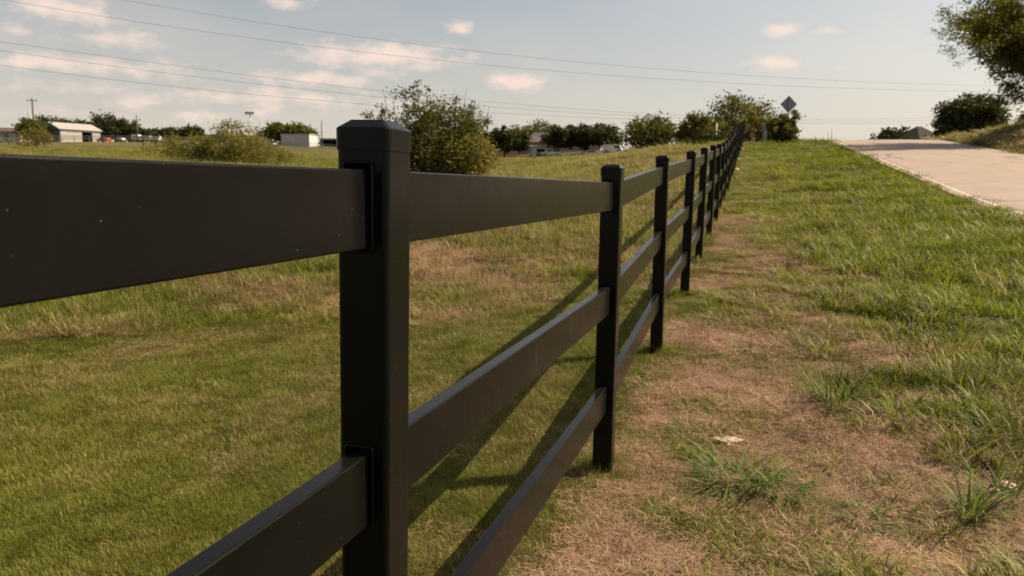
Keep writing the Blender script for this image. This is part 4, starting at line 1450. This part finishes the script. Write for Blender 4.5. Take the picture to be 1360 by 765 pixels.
pole(1103, 168.5, 57, .03, 'right taller one of two thin stakes on the road crest', cat='stake', name='marker_stake', mat=m_galv, group='stakes on the crest')


def box_car(name, label, px, Y, L, H, Wd, mat, rotz=0, cab=0.3, cat='car'):
    b_ = base_at(px, Y)
    t = empty(name, b_, rotz, label, cat, None)
    c = .22 * H
    if cat == 'car':
        prof = [(-L / 2, c), (L / 2, c), (L / 2, .5 * H), (L * .28, .58 * H), (L * .14, H), (-L * .3, H), (-L * .44, .6 * H), (-L / 2, .55 * H)]
        wprof = [(L * .23, .6 * H), (L * .12, .93 * H), (-L * .28, .93 * H), (-L * .38, .62 * H)]
    elif cat == 'truck':
        prof = [(-L / 2, c), (L / 2, c), (L / 2, .55 * H), (L * .3, .6 * H), (L * .2, H), (-L * .05, H), (-L * .08, .58 * H), (-L / 2, .56 * H)]
        wprof = [(L * .26, .62 * H), (L * .18, .93 * H), (-L * .03, .93 * H), (-L * .04, .62 * H)]
    else:
        prof = [(-L / 2, c), (L / 2 - .1, c), (L / 2, .3 * H), (L * .46, .55 * H), (L * .36, .96 * H), (L * .3, H), (-L * .48, H), (-L / 2, .9 * H)]
        wprof = [(L * .42, .58 * H), (L * .34, .88 * H), (L * .1, .88 * H), (L * .1, .58 * H)]
    MB().prism(prof, -Wd / 2, Wd / 2).build('body', mat, t)
    for sy in (-1, 1):
        y0, y1 = sorted((sy * (Wd / 2 + .004), sy * (Wd / 2 + .02)))
        MB().prism(wprof, y0, y1).build('side_window', m_glass, t)
    for wx in (-L * .31, L * .31):
        for sy in (-1, 1):
            wr = .3 * min(1, H / 1.4)
            w_ = MB().tube([(wx, sy * (Wd / 2 - .16), wr), (wx, sy * (Wd / 2 + .03), wr)], [wr, wr], 14).build('wheel', m_tyre, t)
            MB().tube([(wx, sy * (Wd / 2 + .032), wr), (wx, sy * (Wd / 2 + .045), wr)], [wr * .55, wr * .5], 10).build('rim', m_galv, w_)
    return t


box_car('parked_truck', 'white pickup truck parked by the grey shed', 732, 116, 3.2, 1.15, 1.4, m_white_p, R(180), cat='truck')
box_car('parked_van', 'white van parked under the wide dark tree', 814, 112, 3.0, 1.35, 1.4, m_white_p, R(-15), cat='van')
box_car('parked_car', 'white car parked left of the white van', 787, 112, 2.4, .75, 1.2, m_white_p, 0)
box_car('parked_car', 'red car parked at the right end of the metal barn', 139, 134, 2.4, .8, 1.2, m_red, R(170))
box_car('parked_van', 'white van at the far left edge before the farmhouse', 7, 132, 2.8, .75, 1.3, m_white_p, R(5), cat='van')


def trailer(px, Y, L, H, label, rotz=0):
    b_ = base_at(px, Y)
    t = empty('horse_trailer', b_, rotz, label, 'trailer', 'white trailers at the far field edge')
    MB().prism([(-L / 2, .3), (L / 2, .3), (L / 2, H * .7), (L / 2 - .3, H), (-L / 2 + .15, H), (-L / 2, H * .9)], -.7, .7).build('body', m_white_p, t)
    MB().box(-L / 2 + .4, L / 2 - .5, -.72, -.704, H * .6, H * .8).build('window_strip', m_glass, t)
    for wx in (-.3, .3):
        for sy in (-1, 1):
            MB().tube([(wx, sy * .55, .25), (wx, sy * .74, .25)], [.25, .25], 10).build('wheel', m_tyre, t)
    MB().tube([(L / 2, 0, .35), (L / 2 + .8, 0, .3)], [.05, .04], 5).build('drawbar', m_galv, t)


trailer(183, 134, 1.4, 1.35, 'small white trailer at the foot of the thin pole')
trailer(196, 132, 2.2, 1.1, 'middle white trailer of the row right of the barn')
trailer(209, 131, 1.4, 1.0, 'rightmost white trailer of the row right of the barn')
trailer(162, 138, 1.1, .8, 'lone low white trailer between barn and thin pole')


# diamond road sign seen from behind
def sign():
    Y = 52.5
    c = at(1047.5, 138.5, Y)
    bz = tz(c[0], c[1])
    t = empty('road_sign', (c[0], c[1], bz), 0, 'diamond road sign on the hilltop seen from its grey back', 'road sign')
    h = c[2] - bz; s_ = .60
    pr = [(0, -s_), (s_, 0), (0, s_), (-s_, 0)]
    MB().prism([(a, b_ + h) for a, b_ in pr], .0, .02).build('sign_plate', m_sign_back, t)
    MB().box(-.045, .045, -.05, -.003, h - s_ * .9, h + s_ * .8).build('bracket', m_dark, t)
    MB().box(-.04, .04, -.10, -.052, -.4, h + s_ * .75).build('sign_post', m_galv, t)


sign()


def pedestal(px, py, Y, w, h, label, name='utility_pedestal'):
    b_ = base_at(px, Y)
    hh = px_h(py, px, Y)
    t = empty(name, b_, .2, label, 'utility box')
    MB().box(-w / 2, w / 2, -w / 2, w / 2, -.2, hh - .15).build('housing', m_sign_back, t)
    MB().box(-w / 2 - .03, w / 2 + .03, -w / 2 - .03, w / 2 + .03, hh - .15, hh).build('lid', m_white_p, t)


pedestal(1014, 163.5, 57.5, .26, 1, 'grey utility pedestal with white lid near the hilltop sign')
pole(950, 164, 56.5, .07, 'pale round-topped marker post in the scrub left of the fence end', cat='marker post', name='marker_post', mat=m_white_p, group=None)

# overhead wires
m_wire = simple('dark_cable', (.16, .15, .15), .6, .1, 1)
WIRES = [('uppermost overhead wire crossing the sky from upper left', [(160, 0), (420, 40), (680, 72), (850, 90), (1000, 102), (1130, 109), (1290, 112)]),
         ('second overhead wire from the top, crossing the sky', [(0, 4), (200, 27), (400, 53), (680, 92), (850, 106), (1000, 115), (1130, 118), (1270, 117)]),
         ('third overhead wire, topmost of the lower three', [(0, 56), (160, 76), (310, 97), (500, 122), (700, 139), (900, 153), (1040, 157.5), (1250, 156)]),
         ('fourth overhead wire, middle of the lower three', [(0, 67), (240, 99), (400, 118), (560, 134), (700, 146), (900, 156), (1040, 160), (1250, 160)]),
         ('lowest overhead wire running towards the first post', [(0, 87), (150, 105), (300, 122), (480, 138), (700, 153), (900, 160), (1040, 163), (1250, 164)])]
for i, (lb, pts) in enumerate(WIRES):
    pts = np.array(pts, float)
    xs = np.linspace(-160, 1500, 70)
    pf = np.polyfit(pts[:, 0], pts[:, 1], 3 if i > 1 else 2)
    pos = []
    for X_ in xs:
        lo, hi = pts[0, 0], pts[-1, 0]
        if X_ < lo: yv = np.polyval(pf, lo) + (X_ - lo) * np.polyval(np.polyder(pf), lo)
        elif X_ > hi: yv = np.polyval(pf, hi) + (X_ - hi) * .01
        else: yv = np.polyval(pf, X_)
        inv = np.interp(X_, [-160, 1500], [1 / 62, 1 / 118])
        pos.append(at(X_, yv, 1 / inv))
    r_ = .015
    o = MB().tube(pos, [r_] * len(pos), 5).build('overhead_wire', m_wire, None, True)
    tag(o, lb, 'power line', 'overhead wires')
